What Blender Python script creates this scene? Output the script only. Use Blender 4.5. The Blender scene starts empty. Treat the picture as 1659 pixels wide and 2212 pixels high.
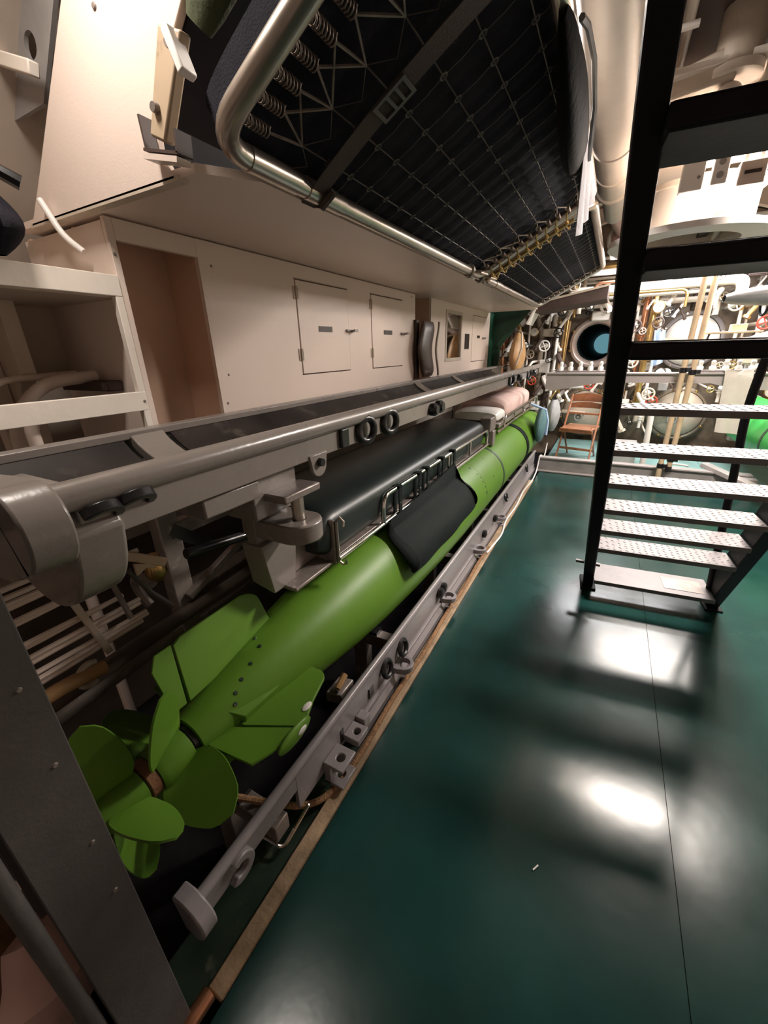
import bpy, bmesh, math, random
from mathutils import Vector, Matrix
from math import pi, sin, cos, radians as R
random.seed(7)
sc = bpy.context.scene
C = bpy.data.collections.new('torpedo_room'); sc.collection.children.link(C)

# ------------------------------------------------------------------ camera
cd = bpy.data.cameras.new('camera'); cam = bpy.data.objects.new('camera', cd); C.objects.link(cam)
cd.sensor_fit = 'HORIZONTAL'; cd.sensor_width = 36; cd.lens = 18.6627; cd.clip_start = .02
cam.matrix_world = Matrix(((0.88162, -0.15567, 0.44555, 0), (0.47128, 0.34128, -0.81328, 0), (-0.02546, 0.92698, 0.37424, 1.5), (0, 0, 0, 1)))
sc.camera = cam
# ------------------------------------------------------------------ world, exposure, lamps
w = bpy.data.worlds.new('world'); sc.world = w; w.use_nodes = True
w.node_tree.nodes['Background'].inputs[0].default_value = (1.0, .86, .76, 1)
w.node_tree.nodes['Background'].inputs[1].default_value = .02
sc.view_settings.view_transform = 'Standard'; sc.view_settings.look = 'None'
sc.view_settings.gamma = 1; sc.view_settings.use_curve_mapping = False; sc.view_settings.exposure = 0.35

LAMPS = [  # x, y, z, length x, length y, watts, colour
    (.73, 3.0, 2.36, .90, .36, 165, (1, .90, .82)),
    (.95, 5.3, 2.44, 1.0, .34, 85, (1, .92, .85)),
    (-1.10, .50, 2.66, .10, .3, 11, (1, .90, .81)),
    (-.42, 1.9, 2.66, .08, 1.0, 24, (1, .92, .84)),
    (.75, 6.45, 2.50, 1.9, .35, 75, (.96, .97, 1)),
]

# ------------------------------------------------------------------ materials
MATS = {}
def mat(name, col, rough=.5, metal=0, var=.12, scale=8, bump=0, bscale=60, emit=0, coat=0, spec=.5, wear=None, trans=0):
    m = bpy.data.materials.new(name); m.use_nodes = True; nt = m.node_tree; b = nt.nodes['Principled BSDF']
    b.inputs['Roughness'].default_value = rough; b.inputs['Metallic'].default_value = metal
    b.inputs['Specular IOR Level'].default_value = spec
    b.inputs['Coat Weight'].default_value = coat; b.inputs['Coat Roughness'].default_value = .08
    b.inputs['Transmission Weight'].default_value = trans
    tc = nt.nodes.new('ShaderNodeTexCoord')
    n = nt.nodes.new('ShaderNodeTexNoise'); n.inputs['Scale'].default_value = scale; n.inputs['Detail'].default_value = 5
    nt.links.new(tc.outputs['Object'], n.inputs['Vector'])
    r = nt.nodes.new('ShaderNodeValToRGB'); nt.links.new(n.outputs['Fac'], r.inputs['Fac'])
    r.color_ramp.elements[0].position = .3; r.color_ramp.elements[1].position = .7
    r.color_ramp.elements[0].color = (*[c*(1-var) for c in col], 1)
    r.color_ramp.elements[1].color = (*[min(1, c*(1+var)) for c in col], 1)
    out = r.outputs['Color']
    if wear:
        n2 = nt.nodes.new('ShaderNodeTexNoise'); n2.inputs['Scale'].default_value = scale*1.7; n2.inputs['Detail'].default_value = 9
        nt.links.new(tc.outputs['Object'], n2.inputs['Vector'])
        r2 = nt.nodes.new('ShaderNodeValToRGB'); nt.links.new(n2.outputs['Fac'], r2.inputs['Fac'])
        r2.color_ramp.elements[0].position = .60; r2.color_ramp.elements[1].position = .70
        mx = nt.nodes.new('ShaderNodeMix'); mx.data_type = 'RGBA'
        nt.links.new(r2.outputs['Color'], mx.inputs[0]); nt.links.new(out, mx.inputs[6]); mx.inputs[7].default_value = (*wear, 1)
        out = mx.outputs[2]
    nt.links.new(out, b.inputs['Base Color'])
    mr = nt.nodes.new('ShaderNodeMapRange'); mr.inputs[3].default_value = max(0, rough-.07); mr.inputs[4].default_value = min(1, rough+.07)
    nt.links.new(n.outputs['Fac'], mr.inputs[0]); nt.links.new(mr.outputs[0], b.inputs['Roughness'])
    if bump:
        n3 = nt.nodes.new('ShaderNodeTexNoise'); n3.inputs['Scale'].default_value = bscale; n3.inputs['Detail'].default_value = 4
        nt.links.new(tc.outputs['Object'], n3.inputs['Vector'])
        bp = nt.nodes.new('ShaderNodeBump'); bp.inputs['Strength'].default_value = bump; bp.inputs['Distance'].default_value = .01
        nt.links.new(n3.outputs['Fac'], bp.inputs['Height']); nt.links.new(bp.outputs['Normal'], b.inputs['Normal'])
    if emit:
        b.inputs['Emission Color'].default_value = (*col, 1); b.inputs['Emission Strength'].default_value = emit
    MATS[name] = m
    return m
CREAM = mat('cream_paint', (.76, .63, .55), .42, var=.03, scale=2, bump=.05, bscale=120)
CREAMW = mat('white_timber_paint', (.86, .78, .69), .5, var=.03, bump=.08, bscale=40)
CREAMD = mat('aged_cream_paint', (.56, .47, .38), .5, var=.12, scale=5, bump=.15)
TAN = mat('tan_recess_board', (.60, .40, .29), .6, var=.05, scale=2)
RAILG = mat('grey_beige_gloss_paint', (.22, .19, .17), .28, var=.05, scale=4, bump=.06, bscale=50)
RAILL = mat('pale_grey_gloss_paint', (.235, .21, .215), .3, var=.05, scale=4, bump=.06, bscale=50)
WORN = mat('worn_grey_steel', (.25, .21, .19), .38, .3, var=.2, scale=14, wear=(.42, .38, .34), bump=.1)
CHROME = mat('chrome', (.82, .78, .73), .14, 1, var=.05)
STEEL = mat('bunk_tube_steel', (.50, .44, .38), .3, .85, var=.1)
GREEN = mat('torpedo_green_paint', (.100, .215, .020), .42, var=.06, scale=3, coat=0, spec=.32, bump=.03, bscale=30)
GREEN2 = mat('bright_green_paint', (.03, .36, .06), .35, var=.05)
RUST = mat('rusty_metal', (.17, .075, .035), .7, .2, var=.4, scale=25, bump=.4)
BRASS = mat('brass', (.55, .36, .14), .32, .9, var=.15)
COPPER = mat('copper', (.55, .26, .15), .35, .9, var=.2)
RUBBER = mat('black_rubber', (.012, .011, .012), .3, var=.2)
VINYL = mat('black_green_vinyl', (.012, .017, .016), .38, var=.15, scale=3, bump=.05, bscale=20)
NAVY = mat('navy_ticking', (.018, .017, .024), .85, spec=.12, var=.3, scale=12, bump=.3, bscale=200)
CANVAS = mat('black_canvas', (.006, .0095, .009), .75, spec=.15, var=.25, scale=9, bump=.3, bscale=250)
WEBB = mat('brown_webbing', (.06, .042, .033), .8, var=.2, bump=.4, bscale=300)
WIRE = mat('galvanised_wire', (.105, .09, .08), .5, .5, var=.2)
SPRING = mat('rusty_spring_steel', (.20, .155, .125), .45, .6, var=.3, scale=30)
RAILF = mat('light_grey_beam_paint', (.46, .41, .40), .35, var=.05)
BLACKP = mat('black_satin_paint', (.007, .006, .008), .6, var=.3, scale=6, bump=.05, spec=.25)
ALU = mat('aluminium_plate', (.19, .175, .175), .5, .6, var=.12, scale=12, bump=.1)
FLOOR = mat('dark_green_lino', (.009, .040, .035), .21, spec=.4, var=.25, scale=2.5, bump=.09, bscale=6, wear=None)
FLOORF = mat('teal_deck_plate', (.16, .27, .26), .4, var=.2, scale=4)
LEDGE = mat('dark_green_ledge_paint', (.018, .035, .022), .45, var=.35, scale=9, wear=(.10, .11, .08))
WOOD = mat('tan_timber_strip', (.33, .23, .14), .55, var=.3, scale=14, bump=.25, bscale=90)
ROPE = mat('brown_rope', (.30, .165, .08), .9, var=.35, scale=60, bump=.8, bscale=200)
BILGE = mat('bilge_dark', (.012, .010, .012), .7, spec=.15, var=.5, scale=5)
HULL = mat('hull_plating', (.52, .44, .37), .55, var=.12, scale=3, bump=.1, bscale=20)
PALEM = mat('pinkish_bare_metal', (.52, .42, .39), .3, .5, var=.08)
HULLF = mat('shaded_bulkhead_paint', (.20, .15, .11), .5, var=.5, scale=7, bump=.3, bscale=12)  # far bulkhead darkened to stand in for shadows between the fittings
ARMT = mat('tan_painted_arm', (.50, .38, .26), .5, var=.12, wear=(.25, .18, .12))
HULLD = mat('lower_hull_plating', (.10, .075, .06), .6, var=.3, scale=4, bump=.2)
COLM = mat('grey_steel_column', (.085, .075, .072), .55, var=.08, scale=20, bump=.08, bscale=150, wear=None)
TROUGH = mat('dark_trough_lining', (.022, .016, .014), .55, var=.5, scale=6, spec=.25, wear=(.06, .05, .042))
PAPER = mat('white_enamel', (.80, .76, .72), .4, var=.04)
PINK = mat('pink_blanket', (.58, .40, .36), .85, var=.06, bump=.25, bscale=150)
BROWND = mat('dark_brown_board', (.06, .035, .028), .6, var=.2)
LEATHER = mat('tan_leather', (.40, .23, .10), .5, var=.3, scale=5, bump=.2, bscale=20)
BOLST = mat('brown_leather', (.055, .032, .022), .4, var=.2, bump=.1)
DGREEN = mat('dark_green_board', (.012, .06, .032), .4, var=.1)
CHAIRW = mat('varnished_wood', (.27, .105, .05), .3, var=.2, scale=18, coat=.3)
POLEW = mat('pale_timber_pole', (.62, .46, .30), .5, var=.15, scale=12)
TOWEL = mat('cream_towel_cloth', (.74, .67, .60), .95, var=.05, bump=.6, bscale=220)
CLOTH = mat('white_cotton_cloth', (.72, .70, .74), .9, var=.05, bump=.3, bscale=60)
BLUEC = mat('pale_blue_cloth', (.34, .44, .62), .9, var=.08)
TEALB = mat('teal_bag_fabric', (.06, .13, .14), .7, var=.2)
GREYC = mat('grey_bag_fabric', (.24, .24, .24), .7, var=.2)
GLASS = mat('mirror_glass', (.55, .5, .45), .05, 1, var=.02)
PLATE = mat('engraved_label_plate', (.035, .025, .02), .4, .4, var=.3, scale=60)
TUBEIN = mat('torpedo_tube_bore', (.005, .014, .016), .7, .0, var=.2, spec=.2)
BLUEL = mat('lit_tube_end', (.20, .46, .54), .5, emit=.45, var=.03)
DUCT = mat('cream_duct_paint', (.76, .67, .59), .36, var=.04, bump=.05)
PINKV = mat('pale_pink_paint', (.62, .38, .34), .4, var=.08)
GREYP = mat('grey_machine_paint', (.30, .28, .27), .45, var=.15)
RED = mat('red_paint', (.4, .05, .03), .4)
LAMPE = mat('lamp_diffuser', (1, .95, .88), .5, emit=9)

# ------------------------------------------------------------------ mesh builder
V = Vector
class MB:
    def __init__(s): s.v = []; s.f = []
    def add(s, vs, fs):
        o = len(s.v); s.v += [tuple(p) for p in vs]; s.f += [tuple(i+o for i in f) for f in fs]; return s
    def hexa(s, p):   # 8 points: bottom 4 ccw, top 4 ccw
        return s.add(p, [(3, 2, 1, 0), (4, 5, 6, 7), (0, 1, 5, 4), (1, 2, 6, 5), (2, 3, 7, 6), (3, 0, 4, 7)])
    def box(s, x0, x1, y0, y1, z0, z1):
        return s.hexa([(x0, y0, z0), (x1, y0, z0), (x1, y1, z0), (x0, y1, z0), (x0, y0, z1), (x1, y0, z1), (x1, y1, z1), (x0, y1, z1)])
    def obox(s, c, u, v, n, a, b, t):   # oriented box: half sizes a,b,t along u,v,n
        c, u, v, n = V(c), V(u).normalized()*a, V(v).normalized()*b, V(n).normalized()*t
        return s.hexa([c-u-v-n, c+u-v-n, c+u+v-n, c-u+v-n, c-u-v+n, c+u-v+n, c+u+v+n, c-u+v+n])
    def bar(s, p, q, w, h, up=(0, 0, 1)):
        p, q = V(p), V(q); d = (q-p); L = d.length; d.normalize(); sd = d.cross(V(up)).normalized(); u = sd.cross(d)
        return s.obox((p+q)/2, d, sd, u, L/2, w/2, h/2)
    def tube(s, pts, r, n=10, closed=False, caps=True):
        pts = [V(p) for p in pts]; m = len(pts); rs = r if isinstance(r, (list, tuple)) else [r]*m
        T = []
        for i in range(m):
            a = pts[(i-1) % m] if (closed or i > 0) else pts[i]; b = pts[(i+1) % m] if (closed or i < m-1) else pts[i]
            T.append((b-a).normalized())
        nrm = T[0].orthogonal().normalized(); vs = []; fs = []
        for i in range(m):
            nrm = (nrm - T[i]*nrm.dot(T[i])); nrm = nrm.normalized() if nrm.length > 1e-6 else T[i].orthogonal().normalized()
            bn = T[i].cross(nrm)
            for k in range(n):
                a = 2*pi*k/n; vs.append(pts[i]+(nrm*cos(a)+bn*sin(a))*rs[i])
        for i in range(m if closed else m-1):
            j = (i+1) % m
            for k in range(n):
                l = (k+1) % n; fs.append((i*n+k, i*n+l, j*n+l, j*n+k))
        if caps and not closed: fs += [tuple(range(n-1, -1, -1)), tuple((m-1)*n+k for k in range(n))]
        return s.add(vs, fs)
    def lathe(s, prof, o, axis=(0, 1, 0), n=32, caps=True):   # prof: (dist along axis, radius)
        a = V(axis).normalized(); u = a.orthogonal().normalized(); v = a.cross(u); o = V(o); vs = []; fs = []
        for d, r in prof:
            for k in range(n):
                t = 2*pi*k/n; vs.append(o+a*d+(u*cos(t)+v*sin(t))*max(r, 1e-4))
        for i in range(len(prof)-1):
            for k in range(n):
                l = (k+1) % n; fs.append((i*n+k, i*n+l, (i+1)*n+l, (i+1)*n+k))
        if caps: fs += [tuple(range(n-1, -1, -1)), tuple((len(prof)-1)*n+k for k in range(n))]
        return s.add(vs, fs)
    def torus(s, c, axis, RR, r, n=24, k=10, a0=0, a1=None):
        a = V(axis).normalized(); u = a.orthogonal().normalized(); v = a.cross(u); c = V(c)
        if a1 is None: return s.tube([c+(u*cos(2*pi*i/n)+v*sin(2*pi*i/n))*RR for i in range(n)], r, k, True)
        return s.tube([c+(u*cos(a0+(a1-a0)*i/n)+v*sin(a0+(a1-a0)*i/n))*RR for i in range(n+1)], r, k)
    def sphere(s, c, rx, ry=None, rz=None, n=16, m=10):
        ry = ry or rx; rz = rz or rx; vs = []; fs = []
        for i in range(m+1):
            t = pi*i/m
            for k in range(n):
                p = 2*pi*k/n; vs.append((c[0]+rx*sin(t)*cos(p), c[1]+ry*sin(t)*sin(p), c[2]-rz*cos(t)))
        for i in range(m):
            for k in range(n): fs.append((i*n+k, i*n+(k+1) % n, (i+1)*n+(k+1) % n, (i+1)*n+k))
        return s.add(vs, fs)
    def grid(s, fn, nu, nv, thick=0, closeu=False):   # fn(u,v)->point ; optional thickness along normal
        P = [[V(fn(i/nu, j/nv)) for j in range(nv+1)] for i in range(nu+1)]
        def N(i, j):
            a = P[min(i+1, nu)][j]-P[max(i-1, 0)][j]; b = P[i][min(j+1, nv)]-P[i][max(j-1, 0)]
            q = a.cross(b); return q.normalized() if q.length > 1e-9 else V((0, 0, 1))
        idx = lambda i, j: i*(nv+1)+j
        vs = [P[i][j] for i in range(nu+1) for j in range(nv+1)]
        fs = [(idx(i, j), idx(i+1, j), idx(i+1, j+1), idx(i, j+1)) for i in range(nu) for j in range(nv)]
        if thick:
            o = len(vs); vs += [P[i][j]-N(i, j)*thick for i in range(nu+1) for j in range(nv+1)]
            fs += [tuple(o+k for k in reversed(f)) for f in fs]
            for i in range(nu): fs += [(idx(i+1, 0), idx(i, 0), o+idx(i, 0), o+idx(i+1, 0)), (idx(i, nv), idx(i+1, nv), o+idx(i+1, nv), o+idx(i, nv))]
            for j in range(nv): fs += [(idx(0, j), idx(0, j+1), o+idx(0, j+1), o+idx(0, j)), (idx(nu, j+1), idx(nu, j), o+idx(nu, j), o+idx(nu, j+1))]
        return s.add(vs, fs)
    def plate(s, outer, holes, o, u, v, n, t):   # flat plate with holes; 2D loops in (u,v), extruded t along n
        bm = bmesh.new(); o, u, v, n = V(o), V(u), V(v), V(n); ed = []; loops = []
        for lp in [outer]+holes:
            vs = [bm.verts.new(o+u*a+v*b) for a, b in lp]
            ed += [bm.edges.new((vs[i], vs[(i+1) % len(vs)])) for i in range(len(vs))]
        r = bmesh.ops.triangle_fill(bm, use_beauty=True, edges=ed)
        fc = [f for f in bm.faces]
        ex = bmesh.ops.extrude_face_region(bm, geom=fc)
        bmesh.ops.translate(bm, vec=n*t, verts=[e for e in ex['geom'] if isinstance(e, bmesh.types.BMVert)])
        bmesh.ops.recalc_face_normals(bm, faces=bm.faces)
        bm.verts.index_update()
        s.add([q.co.copy() for q in bm.verts], [tuple(q.index for q in f.verts) for f in bm.faces]); bm.free(); return s
def circ(cx, cy, r, n=20, a0=0, a1=2*pi):
    full = abs(a1-a0-2*pi) < 1e-6
    return [(cx+r*cos(a0+(a1-a0)*i/(n if full else n-1)), cy+r*sin(a0+(a1-a0)*i/(n if full else n-1))) for i in range(n)]
def rnd(pts, r, n=6, closed=False):   # round the inner corners of a 3D polyline
    pts = [V(p) for p in pts]; out = []; m = len(pts)
    for i, p in enumerate(pts):
        if not closed and i in (0, m-1): out.append(p); continue
        a = (pts[i-1]-p); b = (pts[(i+1) % m]-p); q = min(r, a.length*.45, b.length*.45)
        A = p+a.normalized()*q; B = p+b.normalized()*q
        for k in range(n+1):
            t = k/n; out.append(A*(1-t)**2+p*2*t*(1-t)+B*t*t)
    return out
ORG = {}
def links(name, mbs, m, parent, **k):
    return [link(name, q, m, parent, **k) for q in mbs]
def link(name, mb, m, parent=None, bevel=0, smooth=True, ang=38, loc=None):
    me = bpy.data.meshes.new(name); o = V(loc) if loc else (ORG[parent] if parent else V((0, 0, 0)))
    me.from_pydata([tuple(V(p)-o) for p in mb.v], [], mb.f); me.materials.append(m)
    bm = bmesh.new(); bm.from_mesh(me); bmesh.ops.recalc_face_normals(bm, faces=bm.faces); bm.to_mesh(me); bm.free()
    if smooth:
        me.polygons.foreach_set('use_smooth', [True]*len(me.polygons)); me.set_sharp_from_angle(angle=R(ang))
    ob = bpy.data.objects.new(name, me); C.objects.link(ob); ORG[ob] = o
    if parent: ob.parent = parent
    else: ob.location = o
    if bevel:
        b = ob.modifiers.new('bevel', 'BEVEL'); b.width = bevel; b.segments = 2; b.limit_method = 'ANGLE'; b.angle_limit = R(40)
        if smooth: b.harden_normals = False
    return ob
def tag(o, label, cat, group=None):
    o['label'] = label; o['category'] = cat
    if group: o['group'] = group
    return o
def thing(name, label, cat, loc=(0, 0, 0), group=None):
    o = bpy.data.objects.new(name, None); C.objects.link(o); o.location = loc; o.empty_display_size = .05; ORG[o] = V(loc)
    return tag(o, label, cat, group)
def single(name, mb, m, label, cat, loc=None, group=None, bevel=0, **k):
    if loc is None:
        n = len(mb.v); loc = (sum(p[0] for p in mb.v)/n, sum(p[1] for p in mb.v)/n, min(p[2] for p in mb.v))
    return tag(link(name, mb, m, None, bevel, loc=loc, **k), label, cat, group)
def struct(name, mb, m, parent=None, bevel=0, **k):
    o = link(name, mb, m, parent, bevel, **k)
    if not parent: o['kind'] = 'structure'
    return o
def dup(o, loc, label=None, group=None, parent=None):
    c = o.copy(); C.objects.link(c)
    if parent: c.parent = parent
    else: c.location = loc
    if label: c['label'] = label
    if group: c['group'] = group
    for ch in list(o.children): dup(ch, None, parent=c)
    return c
X, Y, Z = V((1, 0, 0)), V((0, 1, 0)), V((0, 0, 1))

# ================================================================== ROOM SHELL
HC = (.35, .30); HR = 2.95
def arc(a, r=HR): return (HC[0]+r*cos(a), HC[1]+r*sin(a))
def hullseg(name, a0, a1, m, n=20, y0=-1.6, y1=7.75):
    def fn(u, v):
        x, z = arc(a0+(a1-a0)*u); return (x, y0+(y1-y0)*v, z)
    return struct(name, MB().grid(fn, n, 4, .03), m)
hullseg('ceiling', R(35), R(145), HULL)
hullseg('wall_right', R(-14), R(34.9), HULL)
hullseg('wall_left', R(145.1), R(178), HULL)
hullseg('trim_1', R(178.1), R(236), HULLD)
# floor: lino sheets with a seam, on a slab
fl = struct('floor', MB().box(-.612, 1.95, -1.6, 5.33, -.05, -.006), BILGE)
for x0, x1 in ((-.608, .4105), (.4125, 1.95)):
    struct('floor_sheet', MB().box(x0, x1, -1.6, 5.33, -.004, 0), FLOOR, fl)
ff = struct('trim_2', MB().box(-.62, 2.1, 5.45, 7.4, -.05, .035), BILGE)
for i in range(3):
    struct('deck_plate', MB().box(-.60+i*.9, .296+i*.9, 5.48, 7.4, .037, .043), FLOORF, ff)
struct('trim_3', MB().box(-2.0, -.67, -1.6, 7.6, -.32, -.28), BILGE)         # bilge bottom below the rack
# far and rear bulkheads
b = MB(); b.plate([arc(R(a), HR-.02) for a in range(-16, 200, 6)]+[(-2.3, -.5), (2.9, -.5)], [circ(-.27, 1.54, .285, 28)], (0, 7.62, 0), X, Z, Y, .05)
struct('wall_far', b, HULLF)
b = MB(); b.plate([arc(R(a), HR-.02) for a in range(-16, 200, 6)]+[(-2.3, -.5), (2.9, -.5)], [circ(.55, 1.0, .42, 24)], (0, -1.62, 0), X, Z, Y, .05)
struct('wall_near', b, CREAM)
# hull ring frames with lightening holes
def rib(name, y, a0, a1, holes=True):
    n = int(abs(a1-a0)/3)
    out = [arc(R(a0+(a1-a0)*i/n), HR-.02) for i in range(n+1)] + [arc(R(a1+(a0-a1)*i/n), HR-.20) for i in range(n+1)]
    hs = []
    if holes:
        a = a0+5
        while a < a1-3:
            cx, cz = arc(R(a), HR-.10); hs.append(circ(cx, cz, .038, 14)); a += 9
    o = struct(name, MB().plate(out, hs, (0, y, 0), X, Z, Y, .014), CREAM)
    def fl(u, v):
        x, z = arc(R(a0+(a1-a0)*u), HR-.2); return (x, y-.04+.094*v, z)
    link('flange', MB().grid(fl, n, 1, .012), CREAM, o)
for i, y in enumerate((-.7, .02, 1.05, 1.9, 2.9, 3.9, 4.9, 5.9, 6.8)):
    rib('trim_%d' % (4+i), y, (100 if .5 < y < 5.5 else 36), 172 if y < 1 else 120)
for i, y in enumerate((1.9, 2.9, 3.9, 4.9, 5.9)):
    rib('trim_%d' % (14+i), y, 8, 62)

# ================================================================== LAMPS (ceiling fittings)
lampn = ['long ceiling lamp fitting above the stair foot', 'ceiling lamp fitting over the far right of the deck', 'small lamp fitting above the cream locker end',
         'lamp fitting in the gap behind the sprung bunk', 'lamp fitting in front of the torpedo tubes']
for (x, y, z, lx, ly, W, col), lab in zip(LAMPS, lampn):
    t = thing('ceiling_lamp', lab, 'lamp', (x, y, z))
    link('housing', MB().box(x-lx/2-.03, x+lx/2+.03, y-ly/2-.03, y+ly/2+.03, z+.012, z+.075), PAPER, t, .008)
    dx, dy = (lx/2, 0) if lx > ly else (0, ly/2)
    link('lamp_tube', MB().tube([(x-dx, y-dy, z), (x+dx, y+dy, z)], .016, 10), LAMPE, t)
    ld = bpy.data.lights.new('lamp', 'AREA'); ld.shape = 'RECTANGLE'; ld.size = lx; ld.size_y = ly; ld.energy = W; ld.color = col
    lo = bpy.data.objects.new('lamp_light', ld); C.objects.link(lo); lo.parent = t; lo.location = (0, 0, -.02)
    ld.spread = pi
# ================================================================== UPPER LOCKER with end panel and soffit
LX, LZ = -1.0, 1.93
t = thing('overhead_locker', 'big cream overhead locker with plain end panel above the shelves', 'locker', (-1.4, .88, LZ))
end = [(-1.835, LZ), (-1.07, LZ), (-1.115, 1.99), (-1.112, 2.06), (-1.07, 2.11), (-.72, 2.44), (-.70, 2.82), (-1.0, 2.70), (-1.12, 2.60), (-1.26, 2.46), (-1.40, 2.33), (-1.55, 2.19), (-1.70, 2.05)]
link('end_panel', MB().plate(end, [], (0, .88, 0), X, Z, Y, .02), CREAM, t, .003)
link('front_panel', MB().plate([(-1.12, 1.95), (-1.11, 2.06), (-.72, 2.44), (-.70, 2.80), (-.72, 2.80), (-.74, 2.45), (-1.13, 2.07), (-1.14, 1.95)], [], (0, .90, 0), X, Z, Y, 4.82), BILGE, t)  # panel coloured near black for the shade behind the bunk mattress
link('soffit', MB().hexa([(-1.95, .885, LZ), (-1.0, .885, LZ), (-1.0, 5.72, LZ), (-1.95, 5.72, LZ), (-1.95, .885, LZ+.02), (-1.0, .885, LZ+.02), (-1.0, 5.72, LZ+.02), (-1.95, 5.72, LZ+.02)]), CREAM, t)
link('front_lip', MB().hexa([(-1.0, .885, LZ), (-.905, 1.02, LZ), (-.905, 5.72, LZ), (-1.0, 5.72, LZ), (-1.0, .885, LZ+.02), (-.905, 1.02, LZ+.02), (-.905, 5.72, LZ+.02), (-1.0, 5.72, LZ+.02)]), CREAM, t)
links('screw', [MB().lathe([(0, .008), (-.003, .006), (-.004, .001)], (x, .879, z), Y, 10) for x, z in ((-1.135, 2.01), (-1.25, 2.30))], WORN, t)
link('rear_closing_strip', MB().bar((-1.84, .895, 1.93), (-1.06, .895, 1.93), .03, .012), CREAMD, t)

# ================================================================== CABINETS
CX = -1.5
t = thing('locker_cabinet', 'long cream cabinet with open recess and two small doors', 'cabinet', (CX-.25, 2.1, .92))
cb = MB()
cb.box(CX-.02, CX, .93, .954, .95, 1.925)                     # post
cb.box(CX-.02, CX, .954, 1.27, 1.861, 1.925)                  # header above the recess
link('post_frame', cb, CREAM, t, .002)
wb = MB(); D1 = (1.85, 2.335, 1.394, 1.853); D2 = (2.633, 3.117, 1.391, 1.857)
fp = [(1.27, .95), (3.37, .95), (3.37, 1.925), (1.27, 1.925)]
hole = lambda d, g: [(d[0]-g, d[2]-g), (d[1]+g, d[2]-g), (d[1]+g, d[3]+g), (d[0]-g, d[3]+g)]
link('front_panel', MB().plate(fp, [hole(D1, .005), hole(D2, .005)], (CX-.02, 0, 0), Y, Z, X, .02), CREAM, t)
link('side_panel', MB().box(-2.02, CX-.02, .93, .945, .95, 1.915), CREAM, t)
link('far_side_panel', MB().box(-2.02, CX-.02, 3.35, 3.37, .95, 1.925), CREAM, t)
rb = MB(); rb.box(-1.7, CX-.02, 1.27, 1.285, .95, 1.925); rb.box(-1.72, -1.70, .945, 1.285, .95, 1.925); rb.box(-1.7, CX-.02, .945, .95, .95, 1.92)
link('recess_lining', rb, TAN, t)
link('carcass_back', MB().box(-2.02, -2.0, .94, 3.36, .95, 1.925), TAN, t)
for nm, d in (('cabinet_door', D1), ('cabinet_door', D2)):
    do = link(nm, MB().box(CX-.02, CX+.004, d[0], d[1], d[2], d[3]), CREAM, t, .003)
    lb = MB().box(CX+.004, CX+.007, d[0]+.17, d[0]+.30, 1.613, 1.642)
    link('label_plate', lb, PLATE, do)
    for z in (d[2]+.07, d[3]-.09):
        h = MB(); h.tube([(CX+.008, d[0]-.004, z), (CX+.008, d[0]-.004, z+.06)], .006, 8); h.box(CX, CX+.004, d[0]-.022, d[0]+.014, z, z+.06)
        link('hinge', h, CREAMD, do)
    l = MB(); l.box(CX+.004, CX+.016, d[1]-.035, d[1]+.055, 1.618, 1.632); l.tube([(CX+.016, d[1]+.02, 1.625), (CX+.045, d[1]+.02, 1.625)], .006, 8); l.box(CX+.04, CX+.048, d[1]+.0, d[1]+.04, 1.617, 1.633)
    link('latch', l, WORN, do)
    k = MB(); k.box(CX, CX+.006, d[0]-.01, d[1]+.01, d[3]+.005, d[3]+.009)
    link('top_bead', k, CREAMD, do)
links('screw', [MB().lathe([(0, .006), (.003, .004)], (CX, y, z), X, 8) for y, z in ((1.33, 1.84), (1.33, 1.42), (1.30, 1.30), (3.3, 1.9), (.94, 1.82))], WORN, t)

t = thing('mirror_cabinet', 'far cream cabinet with upright dark-framed mirror', 'cabinet', (CX-.25, 4.75, .92))
M1 = (4.13, 4.60, 1.405, 1.845); D3 = (5.02, 5.62, 1.36, 1.86)
link('front_panel', MB().plate([(3.72, .95), (5.79, .95), (5.79, 1.93), (3.72, 1.93)], [hole(M1, 0), hole(D3, .006)], (CX-.02, 0, 0), Y, Z, X, .02), CREAM, t)
link('side_panel', MB().box(-2.02, CX-.02, 3.72, 3.74, .95, 1.93), TAN, t)
link('end_panel', MB().box(-2.02, CX-.02, 5.77, 5.79, .95, 1.93), CREAM, t)
mo = link('mirror_glass', MB().box(CX-.018, CX-.012, M1[0], M1[1], M1[2], M1[3]), GLASS, t)
link('mirror_frame', MB().plate(hole(M1, .02), [hole(M1, -.012)], (CX-.012, 0, 0), Y, Z, X, .018), CREAMD, mo)
do = link('cabinet_door', MB().box(CX-.02, CX+.003, *[D3[i] for i in (0, 1, 2, 3)]), CREAM, t, .003)
link('label_plate', MB().box(CX+.003, CX+.006, 5.22, 5.33, 1.62, 1.65), PLATE, do)
link('latch', MB().box(CX+.003, CX+.02, 5.45, 5.58, 1.615, 1.632), WORN, do)
n = MB().box(CX+.0, CX+.004, 4.74, 4.9, 1.5, 1.66)
link('notice_plate', n, PLATE, t)
single('recess_board', MB().box(-1.97, -1.95, 3.38, 3.71, .95, 1.92), BROWND, 'dark brown board at the back of the gap between the cabinets', 'panel')
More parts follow.
